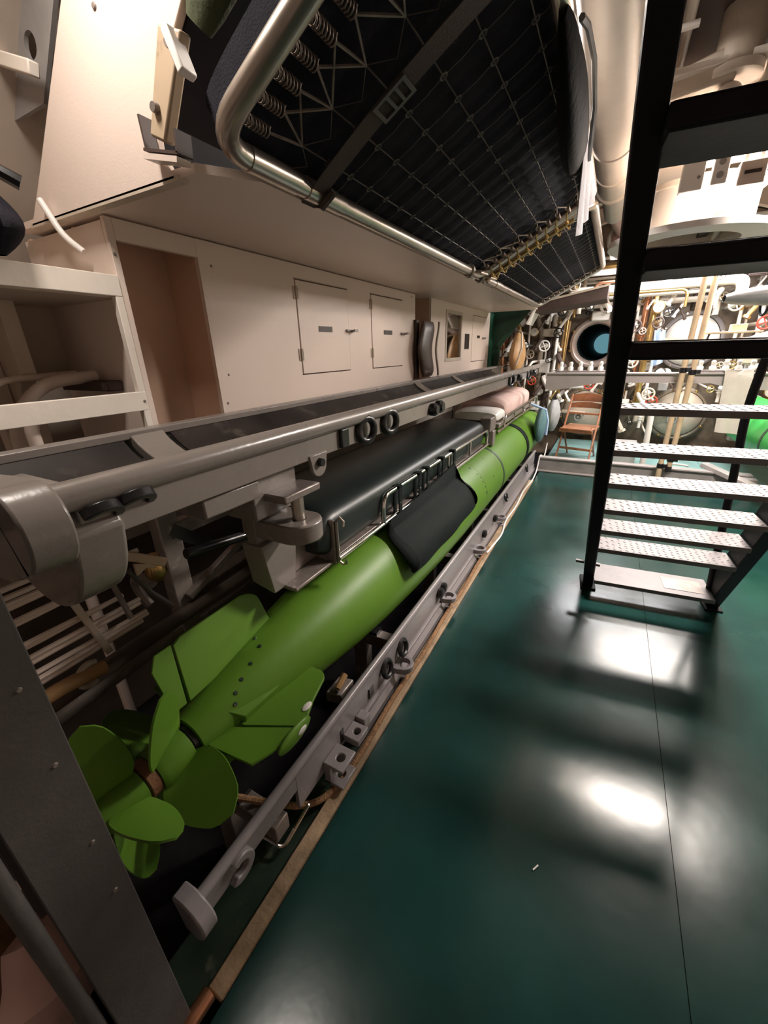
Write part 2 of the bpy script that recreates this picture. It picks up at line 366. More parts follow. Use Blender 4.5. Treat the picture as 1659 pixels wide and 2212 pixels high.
# leather bolster in the gap
def bol(u, v):
    z = 1.285+.44*v; k = .018*cos((v-.5)*2*pi*1.0); e = .5-.5*cos(pi*min(1, min(v, 1-v)*9))
    a = 2*pi*u; return (-1.43+cos(a)*(.035+.0*k)*(.4+.6*e), 3.455-k*1.8+sin(a)*.135*(.8+.2*e)-.05*sin(v*pi)*0, z)
t = thing('seat_bolster', 'brown leather seat back with curved edge leaning in the cabinet gap', 'cushion', (-1.45, 3.45, 1.27))
link('cushion', MB().grid(bol, 20, 14), BOLST, t)
link('edge_strip', MB().tube([(-1.385, 3.60-.018*1.8*cos((v/12-.5)*2*pi), 1.285+.44*v/12) for v in range(13)], .011, 8), CREAMD, t)
link('back_board', MB().box(-1.50, -1.475, 3.34, 3.40, 1.27, 1.735), BROWND, t)

# timber shelf frame in front of the near locker
t = thing('timber_rails', 'white painted timber shelf frame left of the cabinet', 'shelf', (CX, .55, .95))
link('upper_rail', MB().box(CX-.018, CX+.006, -.35, .929, 1.694, 1.757), CREAMW, t, .002)
link('lower_rail', MB().box(CX-.018, CX+.006, -.35, .929, 1.320, 1.386), CREAMW, t, .002)
link('upright', MB().box(CX-.02, CX+.005, .905, .9295, 1.06, 1.694), CREAMW, t, .002)
link('shelf_board', MB().box(-1.98, CX-.018, .30, .928, 1.690, 1.702), CREAMD, t)
link('back_panel', MB().box(-1.99, -1.975, .52, .93, 1.43, 1.69), CREAMD, t)
link('screw', MB().lathe([(0, .006), (.004, .004)], (CX+.005, .917, 1.352), X, 10), WORN, t)
t = thing('hull_bracket', 'flaking cream hull frame post behind the white shelf rails', 'frame', (-1.95, .74, 1.1))
link('web', MB().plate([(0, 0), (.10, 0), (.10, .30), (.15, .36), (.15, .62), (0, .62)], [circ(.06, .52, .016, 10)], (-1.97, .70, 1.1), X, Z, Y, .05), CREAMD, t, .004)
link('flange', MB().box(-2.0, -1.94, .64, .70, 1.1, 1.72), CREAM, t, .006)
for i, (pts, r, m, lab) in enumerate([
    ([(-1.80, .62, 1.10), (-1.80, .62, 1.30), (-1.74, .72, 1.43), (-1.74, .90, 1.44)], .022, CREAM, 'thick pale pipe bending under the lower shelf rail'),
    ([(-1.86, .52, 1.10), (-1.86, .52, 1.33), (-1.83, .62, 1.44), (-1.83, .88, 1.45)], .012, CREAM, 'thin pale pipe bending beside the thick one on the shelf'),
    ([(-1.62, .60, -.28), (-1.62, .60, 1.31), (-1.62, .66, 1.36)], .020, CREAM, 'short pale pipe below the lower white shelf rail'),
    ([(-1.93, .40, 1.05), (-1.93, .40, 1.75), (-1.90, .50, 2.0)], .020, RUBBER, 'black cable running up behind the shelf rails at left'),
    ([(-1.90, .46, 1.05), (-1.90, .46, 1.9)], .018, CREAM, 'cream conduit running up at the far left of the shelves'),
    ([(-1.70, .86, 1.98), (-1.66, .88, 1.88), (-1.60, .90, 1.83)], .010, PAPER, 'white cable drooping from the locker corner to the shelf')]):
    single('pipe', MB().tube(rnd(pts, .09), r, 10), m, lab, 'pipe')
t = thing('junction_box', 'dark fuse box with cable hole low on the shelf', 'box', (-1.75, .84, 1.387))
link('box_body', MB().box(-1.9, -1.62, .87, .925, 1.387, 1.425), BROWND, t, .005)
link('lid', MB().box(-1.9, -1.62, .85, .87, 1.39, 1.42), BROWND, t, .003)
# dark jacket hanging top left
def jac(u, v):
    a = 2*pi*u; k = sin(pi*min(1, v*1.1+.08)); w = .10+.05*sin(v*7)
    return (-1.46+cos(a)*.5*w*k*(1+.15*sin(3*a+v*5)), .60+sin(a)*.08*k, 1.76+.21*v)
t = thing('dark_coat', 'dark coat hanging at the far left above the shelf rail', 'clothing', (-1.46, .60, 1.76))
link('body', MB().grid(jac, 18, 12), NAVY, t)
link('collar', MB().tube([(-1.49, .55, 1.93), (-1.45, .64, 1.955), (-1.43, .69, 1.93)], .018, 8), RUBBER, t)
single('shelf_bracket', MB().bar((-2.1, .90, 2.48), (-1.61, .90, 2.285), .03, .035), CREAMW, 'white bar across the hull at the top left corner', 'bracket', bevel=.004)
t = thing('cable_gland_box', 'grey hull fitting with dark round holes top left', 'fitting', (-1.70, .90, 2.40))
link('plate', MB().plate([(-.25, -.12), (.10, -.12), (.36, .14), (.36, .40), (-.25, .40)], [circ(.11, .01, .032), circ(.20, .13, .05)], (-1.78, .94, 2.36), X, Z, Y, .012), GREYP, t)
link('cap', MB().lathe([(0, .075), (.03, .07), (.035, .04)], (-1.72, .96, 2.56), Y, 18), BROWND, t)

# ================================================================== UPPER BUNKS
BT = R(28); bc, bs = cos(BT), sin(BT)
def B(s, y, n=0): return V((-.88+s*bc-n*bs, y, 1.955+s*bs+n*bc))
BW = .72
def helix(p, q, r, turns, wire, k=9):
    p, q = V(p), V(q); d = (q-p); L = d.length; d.normalize(); u = d.orthogonal().normalized(); v = d.cross(u); N = turns*k
    pts = [p+d*(L*.04)] + [p+d*(L*(.06+.88*i/N))+(u*cos(2*pi*i/k)+v*sin(2*pi*i/k))*r for i in range(N+1)] + [q-d*(L*.04)]
    return MB().tube([p]+pts+[q], wire, 4)
SP = [.08+.0565*i for i in range(11)]
def bunk(y0, y1, label, first):
    t = thing('pipe_bunk', label, 'bunk', (-.88, y0, 1.955))
    loop = rnd([B(0, y0), B(BW, y0), B(BW, y1), B(0, y1)], .10, 7, True)
    link('frame', MB().tube(loop, .0265, 12, True), STEEL, t)
    for yy in ([y0+.10, y0+.33] if first else [y0+.3]):
        sl = MB(); sl.tube([B(0, yy, 0), B(0, yy+.19, 0)], .029, 14)
        link('sleeve', sl, STEEL, t)
    me = None
    for s in SP:
        for a, bb in ((y0+.005, y0+.115), (y1-.005, y1-.115)):
            e = helix(B(s, a), B(s, bb), .0125, 9, .0021)
            link('spring', e, SPRING, t, ang=180)
    # wire net: fan from the springs to nodes, then long wires and zigzag links
    nodes = [.095+.112*k for k in range(6)]
    wb = MB(); ys0, ys1 = y0+.22, y1-.22
    for s in SP:
        for nd in sorted(nodes, key=lambda q: abs(q-s))[:2]:
            if abs(nd-s) < .1:
                wb.tube([B(s, y0+.112), B(nd, ys0)], .0034, 5); wb.tube([B(s, y1-.112), B(nd, ys1)], .0034, 5)
    link('spring_wires', wb, SPRING, t)['kind'] = 'stuff'
    nb = MB(); ny = round((ys1-ys0)/.115); dy = (ys1-ys0)/ny
    for k, nd in enumerate(nodes):
        for j in range(ny):
            a, c = ys0+j*dy, ys0+(j+1)*dy
            nb.tube([B(nd, a), B(nd, c)], .0021, 4)
            nb.torus(B(nd, c), B(0, 0, 1)-B(0, 0, 0), .010, .003, 8, 4)
    link('net_long_wires', nb, WIRE, t)['kind'] = 'stuff'
    zb = MB()
    for k in range(-1, 6):
        for j in range(ny+1):
            a = ys0+j*dy; s0 = nodes[k] if k >= 0 else .02; s1 = nodes[k+1] if k < 5 else BW-.02
            off = dy*.5 if (j < 2) else 0
            zb.tube([B(s0, a), B((s0+s1)/2, a+off, -.003), B(s1, a)], .0013, 4)
    link('net_cross_wires', zb, WIRE, t)['kind'] = 'stuff'
    # mattress: quilted rolls across the width
    def mt(u, v):
        y = y0+.03+(y1-y0-.08)*u; q = abs(sin(pi*(y-y0-.22)/.115))**.5
        a = 2*pi*v; hx = cos(a); hz = sin(a)
        s = BW/2+(BW/2-.004)*(abs(hx)**.3)*(1 if hx > 0 else -1); nn = .07+.05*(abs(hz)**(.2 if hz < 0 else .5))*(1 if hz > 0 else -1)*(.84+.16*q)
        return B(s, y, nn)
    ca = MB().grid(mt, int((y1-y0)/.0165), 36)
    for e in (0, 1): ca.add([mt(e, v/36) for v in range(36)], [tuple(range(36))])
    link('mattress', ca, NAVY, t, ang=80)
    return t
bk1 = bunk(.845, 3.03, 'near pipe-framed bunk tilted up, springs and dark mattress seen from below', True)
bk2 = bunk(3.14, 5.55, 'far pipe-framed bunk tilted up beyond the brass spring bar', False)
# brass end bar with hooks between the two bunks
t = thing('spring_bar', 'brass coloured bar of spring hooks across the joint of the tilted bunks', 'bar', tuple(B(.36, 3.085, -.04)))
link('bar', MB().tube([B(.02, 3.085, -.035), B(.60, 3.085, -.035)], .011, 8), BRASS, t)
for i in range(9):
    s = .07+.06*i
    for sg in (-1, 1):
        h = MB().tube([B(s, 3.085, -.035), B(s+.008, 3.085+sg*.05, -.05), B(s+.02, 3.085+sg*.10, -.03), B(s+.03, 3.085+sg*.125, -.012)], .0042, 6)
        h.sphere(B(s+.012, 3.085+sg*.062, -.045), .011, n=8, m=6)
        link('hook', h, BRASS, t)
for yy, lab in ((3.035, 'steel clamp on the near bunk tube at the joint'), (2.80, 'steel loop bracket on the bunk tube before the joint')):
    m = MB(); m.torus(B(0, yy), Y, .034, .009, 14, 8); m.tube([B(.02, yy, -.02), B(.06, yy, -.05), B(.07, yy+.12, -.05), B(.03, yy+.14, -.02)], .007, 8)
    single('bunk_clamp', m, STEEL, lab, 'clamp')
# webbing strap with buckle under the near bunk
t = thing('webbing_strap', 'brown webbing strap with metal buckle across the near bunk', 'strap', tuple(B(0, 1.27, -.03)))
def st(u, v):
    s = -.035+.80*u; y = 1.215-.055*sin(pi*u*.9)+.05*(v-.5)*1.3; return B(s, y, -.014-.012*sin(pi*u))
link('webbing', MB().grid(st, 24, 1, .003), WEBB, t)
link('wrap', MB().torus(B(0, 1.245), Y, .0315, .004, 16, 6).tube([B(-.01, 1.24, -.035), B(.05, 1.24, -.03)], .012, 6), WEBB, t)
bq = B(.325, 1.165, -.03); e1 = (B(1, 0)-B(0, 0)).normalized(); en = B(0, 0, -1)-B(0, 0, 0)
link('buckle', MB().plate([(-.05, -.036), (.05, -.036), (.05, .036), (-.05, .036)], [[(-.04, -.026), (-.012, -.026), (-.012, .026), (-.04, .026)], [(-.004, -.026), (.014, -.026), (.014, .026), (-.004, .026)], [(.022, -.026), (.04, -.026), (.04, .026), (.022, .026)]], bq, e1, Y, en, .006), WIRE, t)
# hinge arm and channel at the near bunk end
t = thing('bunk_bracket', 'tan hinge arm in a dark channel at the near end of the tilted bunk', 'bracket', (-1.06, .86, 1.96))
link('arm', MB().hexa([(-1.095, .845, 2.01), (-1.045, .845, 1.985), (-1.045, .875, 1.985), (-1.095, .875, 2.01), (-1.0, .845, 2.185), (-.93, .845, 2.155), (-.93, .875, 2.155), (-1.0, .875, 2.185)]), ARMT, t, .006)
cc = MB(); cc.bar((-1.12, .86, 2.055), (-1.115, .86, 1.985), .006, .035, Y); cc.bar((-1.118, .86, 1.985), (-.998, .86, 1.955), .006, .045, Y); cc.bar((-1.0, .86, 1.955), (-.995, .86, 2.0), .006, .045, Y)
link('channel', cc, BROWND, t)
link('foot_plate', MB().bar((-1.12, .855, 1.972), (-1.0, .855, 1.942), .012, .04, Y), CREAM, t)
ch = MB(); ch.obox((-.945, .845, 2.12), (.4, 0, -1), Y, (1, 0, .4), .045, .02, .010)
link('clip', ch, PAPER, t, .004)
links('bolt', [MB().lathe([(0, .012), (-.012, .010)], (x, .845, z), Y, 10) for x, z in ((-.965, 2.14), (-1.05, 2.05))], WORN, t)
def gcu(u, v):
    a = 2*pi*u; k = sin(pi*(.06+.88*v))**.5; return (-.93+.34*v+cos(a)*.06*k, .90+sin(a)*.05*k, 2.185+.34*v-cos(a)*.06*k)
single('rolled_blanket', MB().grid(gcu, 16, 12), mat('olive_blanket', (.045, .055, .02), .9, bump=.3), 'dim olive rolled blanket at the top of the near bunk end', 'blanket')
# black duffel and white cloth hanging on the outer tube
def bag(u, v):
    y = 1.42+.86*v; k = max(.02, sin(pi*(.04+.92*v))**.7); a = 2*pi*u; p = B(BW, y)
    return (p.x+.005+cos(a)*.045*k+.02*sin(v*6)*.3, y, p.z-.10*k+sin(a)*.115*k)
t = thing('black_bag', 'black duffel bag hanging on the outer edge of the tilted bunk', 'bag', (-.24, 1.85, 2.08))
link('bag_body', MB().grid(bag, 20, 20), mat('black_duffel_fabric', (.003, .003, .0035), .8, var=.3, bump=.2, spec=.1), t)
link('carry_strap', MB().tube([(-.205, 1.5, 2.28), (-.20, 1.6, 2.31), (-.195, 1.8, 2.33), (-.20, 2.05, 2.31), (-.21, 2.2, 2.20)], .009, 6), GREYC, t)
def cl(u, v):
    y = 2.0+.54*u; zt = 2.235; zb = 1.90+.27*u**1.2; return (-.215+.014*sin(u*17)*(.3+v)+.01*v, y, zt+(zb-zt)*v)
single('white_cloth', MB().grid(cl, 20, 10, .003), CLOTH, 'white cloth hanging behind the black duffel bag', 'cloth')

# ================================================================== DUCT and overhead pipes
t = thing('ventilation_duct', 'thick cream ventilation duct running along the ceiling beside the bunk', 'duct', (-.165, 2.0, 2.4))
link('duct_barrel', MB().lathe([(-.8, .105), (2.62, .105)], (-.165, 1.0, 2.5), Y, 36), DUCT, t)
for y in (2.9, 3.30):
    link('band', MB().lathe([(-.012, .104), (-.010, .112), (.010, .112), (.012, .104)], (-.165, y, 2.5), Y, 36), DUCT, t)
link('end_collar', MB().lathe([(0, .098), (.015, .118), (.05, .118), (.06, .085), (.75, .08)], (-.165, 3.60, 2.5), Y, 36), DUCT, t)
link('hanger', MB().bar((-.05, 2.6, 2.5), (.02, 2.6, 2.95), .03, .012), DUCT, t)
t = thing('round_valve', 'pale pink globe valve beyond the end of the cream duct', 'valve', (-.12, 4.75, 2.2))
link('globe', MB().sphere((-.03, 4.75, 2.38), .16, n=24, m=14), PINKV, t)
link('flange_ring', MB().torus((-.03, 4.68, 2.38), (0.1, 1, .15), .16, .02, 28, 8), DUCT, t)
link('inlet', MB().tube([(-.165, 4.36, 2.50), (-.08, 4.65, 2.42)], .06, 16), PINKV, t)
link('outlet', MB().tube([(-.02, 4.8, 2.24), (-.02, 4.85, 2.08), (.0, 5.1, 2.0)], .045, 14), DUCT, t)
for x, z, r, lab in ((-.005, 2.66, .03, 'thin cream pipe along the ceiling right of the duct'), (.06, 2.70, .022, 'second thin cream pipe along the ceiling right of the duct')):
    single('ceiling_pipe', MB().tube([(x, .2, z), (x, 7.2, z)], r, 12), DUCT, lab, 'pipe')
for i, y in enumerate((1.75, 2.15, 2.42, 3.0)):
    t = thing('pipe_clip', ['nearest', 'second', 'third', 'farthest'][i]+' pale pipe clip along the two thin ceiling pipes', 'clip', (.03, y, 2.62), 'clips on the thin ceiling pipes')
    link('strap', MB().box(-.045, .095, y-.012, y+.012, 2.615, 2.63), PAPER, t)
    link('stud', MB().tube([(.028, y, 2.62), (.028, y, 2.8)], .007, 8), PAPER, t)
single('ceiling_plate', MB().box(-.02, 1.3, 2.55, 2.98, 2.535, 2.56).box(-.02, 1.3, 2.96, 2.98, 2.45, 2.535), DUCT, 'cream ceiling plate with screw heads behind the stair stringer', 'panel', bevel=.004)
single('ceiling_plate', MB().box(-.06, .30, 3.05, 4.6, 2.50, 2.52), CREAM, 'second cream ceiling plate right of the duct end', 'panel', bevel=.004)
single('overhead_backing', MB().box(-.0, 1.3, 2.35, 3.05, 2.72, 2.76).box(-.0, 1.3, 2.33, 2.35, 2.70, 2.80), BROWND, 'added shade-coloured dark brown tray behind the top of the stair', 'backing', bevel=.004)  # board added to give dark shade behind the stair top
# winch / hatch gear seen through the upper stair
t = thing('hatch_gear', 'beige machine with round drum hanging from the ceiling at top right', 'machine', (.27, 2.6, 2.3))
link('motor', MB().lathe([(0, .075), (.02, .08), (.24, .08), (.25, .06), (.31, .055), (.33, .03), (.40, .03)], (.26, 2.62, 2.52), Z, 24), CREAMD, t)
link('collar', MB().lathe([(0, .095), (.03, .095)], (.26, 2.62, 2.50), Z, 24), DUCT, t)
link('arm', MB().hexa([(-.04, 2.62, 2.48), (.26, 2.55, 2.48), (.26, 2.69, 2.48), (-.04, 2.70, 2.48), (-.04, 2.62, 2.56), (.26, 2.55, 2.60), (.26, 2.69, 2.60), (-.04, 2.70, 2.56)]), CREAMD, t, .01)
link('handle_knob', MB().sphere((.25, 2.60, 2.455), .045, .05, .03), DUCT, t)
link('hook_pipe', MB().tube(rnd([(.38, 2.62, 2.75), (.38, 2.62, 2.46), (.26, 2.62, 2.42)], .08), .02, 10), DUCT, t)
t = thing('hatch_ring', 'big pale hatch trunk ring hanging from the ceiling behind the stair', 'hatch', (.42, 3.25, 1.98))
link('trunk', MB().lathe([(0, .25), (0, .28), (.20, .28), (.20, .25), (0, .25)], (.27, 3.20, 2.05), Z, 40, False), DUCT, t)
link('rim', MB().lathe([(0, .245), (0, .40), (.03, .40), (.03, .245), (0, .245)], (.27, 3.20, 2.03), Z, 40, False), PAPER, t)
link('handrail', MB().tube([(.42, 2.95, 2.06), (.42, 3.2, 2.14), (.42, 3.45, 2.06)], .016, 8), DUCT, t)
link('strut', MB().bar((.36, 2.93, 2.10), (.36, 3.47, 2.10), .05, .02), BROWND, t)
link('top_plate', MB().lathe([(.2, .30), (.225, .30)], (.27, 3.20, 2.05), Z, 40), CREAMD, t)
for i, (x0, x1, z0, z1, m, lab) in enumerate([(.155, .245, 2.17, 2.285, PAPER, 'blank white junction box behind the stair stringer'), (.275, .335, 2.18, 2.29, PAPER, 'white socket plate with two round holes'), (.375, .475, 2.16, 2.25, CREAM, 'beige switch box with dark slot')]):
    t = thing('electrical_box', lab, 'box', ((x0+x1)/2, 2.78, z0))
    link('body', MB().box(x0, x1, 2.75, 2.81, z0, z1), m, t, .006)
    if i == 1:
        for z in (z0+.035, z0+.085): link('socket_hole', MB().lathe([(0, .014), (-.004, .012)], ((x0+x1)/2, 2.75, z), Y, 14), GREYP, t)
    elif i == 2:
        link('slot', MB().box(x0+.02, x1-.02, 2.746, 2.752, z0+.04, z0+.053), BROWND, t)
        link('conduit', MB().tube([(x0+.02, 2.78, z1), (x0+.02, 2.78, z1+.1)], .01, 8).tube([(x1-.025, 2.78, z1), (x1-.025, 2.78, z1+.1)], .01, 8), DUCT, t)
    else: link('lid_screw', MB().lathe([(0, .007), (-.004, .005)], (x1-.02, 2.75, z0+.05), Y, 8), WORN, t)

# ================================================================== UPPER TORPEDO RAIL
RX, RZ, BX = -.86, 1.262, -1.32
t = thing('upper_torpedo_rack', 'grey-beige upper torpedo rack rail running along the lockers', 'rack', (-1.05, 3.0, 1.05))
link('front_tube', MB().tube([(RX, .30, RZ), (RX, 5.95, RZ)], .030, 16), RAILG, t)
link('front_web', MB().box(RX-.012, RX+.004, .34, 4.25, 1.160, 1.242), RAILG, t, .003)
link('far_web', MB().box(RX-.012, RX+.004, 4.27, 5.95, 1.165, 1.242), RAILL, t, .003)
link('back_rail', MB().box(BX-.035, BX+.02, -.5, 5.95, 1.262, 1.285), RAILG, t, .003)
link('back_web', MB().box(BX-.035, BX-.02, -.5, 5.95, 1.13, 1.262), RAILG, t, .003)
def tr(u, v):
    a = u; x = BX+.02+(RX-.03-BX-.02)*a; return (x, v, 1.262-.085*sin(pi*a)**.8)
def trough(y0, y1):
    return MB().grid(lambda u, v: tr(u, y0+(y1-y0)*v), 14, 2, .006)
for y0, y1 in ((-.5, .70), (.86, 2.90), (3.02, 3.75), (3.87, 5.2)):
    link('trough_lining', trough(y0, y1), TROUGH, t)
for y in (.78, 2.96, 3.81):
    k = MB()
    k.grid(lambda u, v: V(tr(u, y-.055+.11*v))+V((0, 0, .012+.0*u)), 14, 2, .03)
    sd = link('saddle', k, RAILG, t, .003)
    link('slot', MB().grid(lambda u, v: V(tr(.35+.25*u, y-.012+.024*v))+V((0, 0, .0135)), 4, 1, .002), BROWND, sd)
# end casting
e = MB(); pts = [(-.30, -.02), (-.30, .10), (-.08, .115), (-.02, .115)]+circ(.0, .035, .085, 12, R(80), R(-80))+[(-.06, -.075), (-.20, -.085)]
e.plate(pts, [], (RX-.02, .235, 1.185), X, Z, Y, .075)
link('end_casting', e, RAILG, t, .014)
e = MB(); e.plate([(-.36, .08), (.0, .08), (.035, .02)]+circ(-.16, -.0, .185, 14, R(-12), R(-150)), [], (RX-.02, .315, 1.165), X, Z, Y, .10)
link('end_saddle', e, RAILG, t, .008)
def horseshoe(y, z, x=RX+.003):
    return MB().plate(circ(0, 0, .046, 16, R(-15), R(150))+circ(0, 0, .027, 12, R(150), R(-15)), [], (x, y, z), Y, V((.80, 0, .6)), V((.6, 0, -.80)), .022)
for y, z in ((.375, 1.222), (.445, 1.226)): link('rubber_hook', horseshoe(y, z), RUBBER, t, .003)
link('pad', MB().box(RX+.004, RX+.02, 1.225, 1.275, 1.165, 1.235), RUBBER, t, .004)
for y, z, r in ((1.40, 1.205, .046), (1.61, 1.205, .046), (4.20, 1.205, .05), (5.2, 1.20, .05)):
    link('rubber_ring', MB().torus((RX+.02, y, z), (1, -.25, 0), r, .0155, 26, 10), RUBBER, t)
for y, z in ((2.14, 1.19), (2.23, 1.195), (4.6, 1.20), (5.55, 1.20)):
    link('rubber_roller', MB().lathe([(-.01, .018), (0, .034), (.03, .036), (.045, .025)], (RX+.004, y, z), X, 16), RUBBER, t)
link('web_lug', MB().plate([(-.05, .02), (.05, .02)]+circ(0, -.02, .042, 12, R(0), R(-180)), [circ(0, -.01, .012, 10)], (RX-.004, 1.09, 1.155), Y, Z, X, .014), RAILG, t, .003)
link('web_bolt', MB().lathe([(0, .016), (.016, .014)], (RX+.01, 1.09, 1.145), X, 8), RUBBER, t)
link('hinge_block', MB().box(-1.02, -.885, .80, 1.0, 1.02, 1.155).box(-1.0, -.87, .62, .82, 1.10, 1.155), RAILG, t, .006)
# clevis hinge carrying the lower bunk
link('clevis_plate', MB().hexa([(-.98, .845, 1.075), (-.80, .845, 1.075), (-.80, 1.02, 1.075), (-.98, 1.02, 1.075), (-.98, .845, 1.10), (-.80, .845, 1.10), (-.80, 1.02, 1.10), (-.98, 1.02, 1.10)]), WORN, t, .005)
cl_ = MB(); cl_.plate([(-.16, -.075), (.02, -.075)]+circ(.03, 0, .075, 12, R(-90), R(90))+[(-.16, .075)], [circ(.03, 0, .02, 12)], (-.86, .93, .93), X, Y, Z, .065)
link('hinge_lug', cl_, RAILG, t, .006)
link('clevis_back', MB().box(-1.0, -.955, .85, 1.015, .90, 1.08), RAILG, t, .005)
link('hinge_pin', MB().tube([(-.83, .93, .93), (-.83, .93, 1.08)], .021, 16), STEEL, t)

# ================================================================== LOWER BUNK on the torpedo
t = thing('lower_bunk', 'low bunk with black vinyl mattress and chrome guard rail above the torpedo', 'bunk', (-1.15, 2.3, .70))
def sqm(x0, x1, y0, y1, z0, z1, r):
    m = MB(); m.box(x0, x1, y0, y1, z0, z1); return m
def mattress(x0, x1, y0, y1, z0, z1, crown=.02):
    def fn(u, v):
        a = 2*pi*u; c, s_ = cos(a), sin(a); px = abs(c)**.28*(1 if c > 0 else -1); pz = abs(s_)**.5*(1 if s_ > 0 else -1)
        e = min(1, min(v, 1-v)*26); e = e**.4 if e > 0 else 0
        return ((x0+x1)/2+(x1-x0)/2*px*(.93+.07*e), y0+(y1-y0)*v, (z0+z1)/2+((z1-z0)/2*(.55+.45*e)+(crown*(1-px*px) if s_ > 0 else 0))*pz)
    m = MB(); m.grid(fn, 44, 50); 
    for v in (0, 1): m.add([fn(i/44, v) for i in range(44)], [tuple(range(44))])
    return m
link('mattress', mattress(-1.46, -.895, 1.12, 3.56, .70, .905), VINYL, t, ang=60)
link('base_pan', MB().box(-1.44, -.90, 1.20, 3.56, .684, .700), WORN, t, .004)
g = MB(); g.tube([(-.88, 1.20, .700), (-.88, 3.75, .690)], .0125, 10)
link('guard_rail', g, CHROME, t)
link('guard_rail', MB().tube(rnd([(-.88, 1.60, .70), (-.88, 1.60, .845), (-.88, 3.56, .828), (-.88, 3.56, .695)], .09, 7), .0125, 10), CHROME, t)
for y in (2.55, 3.05): link('guard_upright', MB().tube([(-.88, y, .695), (-.88, y, .835)], .008, 8), CHROME, t)
cp = MB(); cp.box(-1.0, -.985, .93, 1.20, .69, .88); cp.box(-1.0, -.885, 1.185, 1.20, .675, .875); cp.box(-1.0, -.90, .95, 1.19, .675, .69); cp.box(-.93, -.885, 1.19, 1.2, .675, .875)
link('end_channel', cp, WORN, t, .004)
link('channel_lip', MB().tube([(-.878, 1.2, .87), (-.868, 1.21, .885), (-.85, 1.21, .87), (-.85, 1.205, .85)], .006, 6).tube([(-.88, 1.2, .87), (-.88, 1.2, .69)], .007, 6).tube([(-.878, 1.2, .69), (-.865, 1.21, .672), (-.848, 1.21, .68), (-.846, 1.205, .70)], .006, 6), STEEL, t)
links('rivet', [MB().lathe([(0, .010), (-.006, .008)], (-.94, 1.184, z), Y, 10) for z in (.735, .80)], STEEL, t)
link('gusset', MB().hexa([(-1.02, .86, .74), (-.96, .90, .68), (-.96, 1.02, .68), (-1.02, 1.02, .72), (-1.02, .84, .905), (-.93, .84, .905), (-.93, 1.02, .905), (-1.02, 1.02, .905)]), RAILG, t, .005)
cl_ = MB(); cl_.box(-.96, -.865, 3.60, 3.80, .80, .92); cl_.box(-.90, -.85, 3.66, 3.76, .66, .80)
link('far_clamp', cl_, WORN, t, .006)
# canvas pouch
t = thing('canvas_pouch', 'black canvas pouch strapped to the chrome guard rail', 'bag', (-.865, 2.0, .40))
def tsurf(z, r=.252): q = r*r-(z-TZ0)**2; return -.97+(math.sqrt(q) if q > 0 else 0)
TZ0 = .405
def po(u, v):
    y = 1.64+1.0*u-.05*v*(1-u); k = sin(pi*u)
    top = .70+.05*u; bot = .455+.012*(2*u-1)**4-.01*u
    z = top+(bot-top)*v; x = max(-.872, tsurf(z)+.012)
    return (x+.004+.045*sin(pi*min(1, v*.9+.05))*(.35+.65*k)+.004*sin(u*15)*v, y, z)
link('front', MB().grid(po, 26, 12, .004), CANVAS, t, ang=70)
link('back', MB().grid(lambda u, v: (max(-.876, tsurf(po(u, v)[2])+.006), po(u, v)[1], po(u, v)[2]), 12, 8, .003), CANVAS, t)
for u in (0.0, 1.0):
    link('side_flap', MB().grid(lambda a, v: (max(-.876, tsurf(po(u, v)[2])+.006)+(po(u, v)[0]-max(-.876, tsurf(po(u, v)[2])+.006))*a+.05*sin(pi*v)*a, po(u, v)[1]+(-.05 if u == 0 else .06)*sin(pi*a)*sin(pi*v), po(u, v)[2]-.02*sin(pi*v)), 6, 10, .003), CANVAS, t)
link('hem', MB().tube([V(po(i/20, 0))+V((.003, 0, 0)) for i in range(21)], .005, 6), CANVAS, t)
for y in (1.76, 2.02, 2.14, 2.40, 2.62):
    s_ = MB(); s_.box(-.866, -.861, y-.018, y+.018, .70, .85); s_.box(-.898, -.893, y-.018, y+.018, .70, .85); s_.box(-.898, -.861, y-.018, y+.018, .846, .856)
    link('strap', s_, CANVAS, t)
    link('snap', MB().lathe([(0, .006), (.003, .004)], (-.861, y, .76), X, 8), CHROME, t)
# far lower bunk
t = thing('lower_bunk', 'far low bunk with pale pink blanket and short chrome guard rail', 'bunk', (-1.15, 5.0, .70))
link('mattress', mattress(-1.40, -.93, 4.15, 5.98, .79, .90), PAPER, t, ang=60)
link('blanket', mattress(-1.42, -.915, 4.45, 5.9, .80, .965, .05), PINK, t, ang=60)
link('base_pan', MB().box(-1.42, -.90, 4.1, 6.0, .75, .79), WORN, t, .004)
link('guard_rail', MB().tube([(-.88, 3.95, .735), (-.88, 6.35, .735)], .013, 10), CHROME, t)
link('guard_rail', MB().tube(rnd([(-.88, 4.25, .735), (-.88, 4.25, .845), (-.88, 6.3, .845), (-.88, 6.3, .735)], .08, 6), .013, 10), CHROME, t)
for y in (4.75, 5.25, 5.75): link('guard_upright', MB().tube([(-.88, y, .735), (-.88, y, .845)], .009, 8), CHROME, t)
def tb(u, v):
    a = 2*pi*u; k = max(.05, sin(pi*(.06+.88*v))**.6); return (max(-.66+cos(a)*.07*k, -.97+math.sqrt(max(0, .276**2-(.40+.40*v-.405)**2))+.003), 5.35+sin(a)*.30*k*(1-.25*v), .40+.40*v)
t = thing('kit_bag', 'dark teal kit bag hanging from the far bunk guard rail', 'bag', (-.68, 5.35, .40))
link('bag_body', MB().grid(tb, 22, 12), TEALB, t)
link('drawstring', MB().tube([(-.80, 5.35, .845), (-.62, 5.35, .78), (-.585, 5.34, .65), (-.585, 5.32, .48)], .018, 6), BLUEC, t)
def tb2(u, v):
    a = 2*pi*u; k = max(.05, sin(pi*(.06+.88*v))**.6); return (-.60+cos(a)*.09*k, 6.0+sin(a)*.22*k, .42+.42*v)
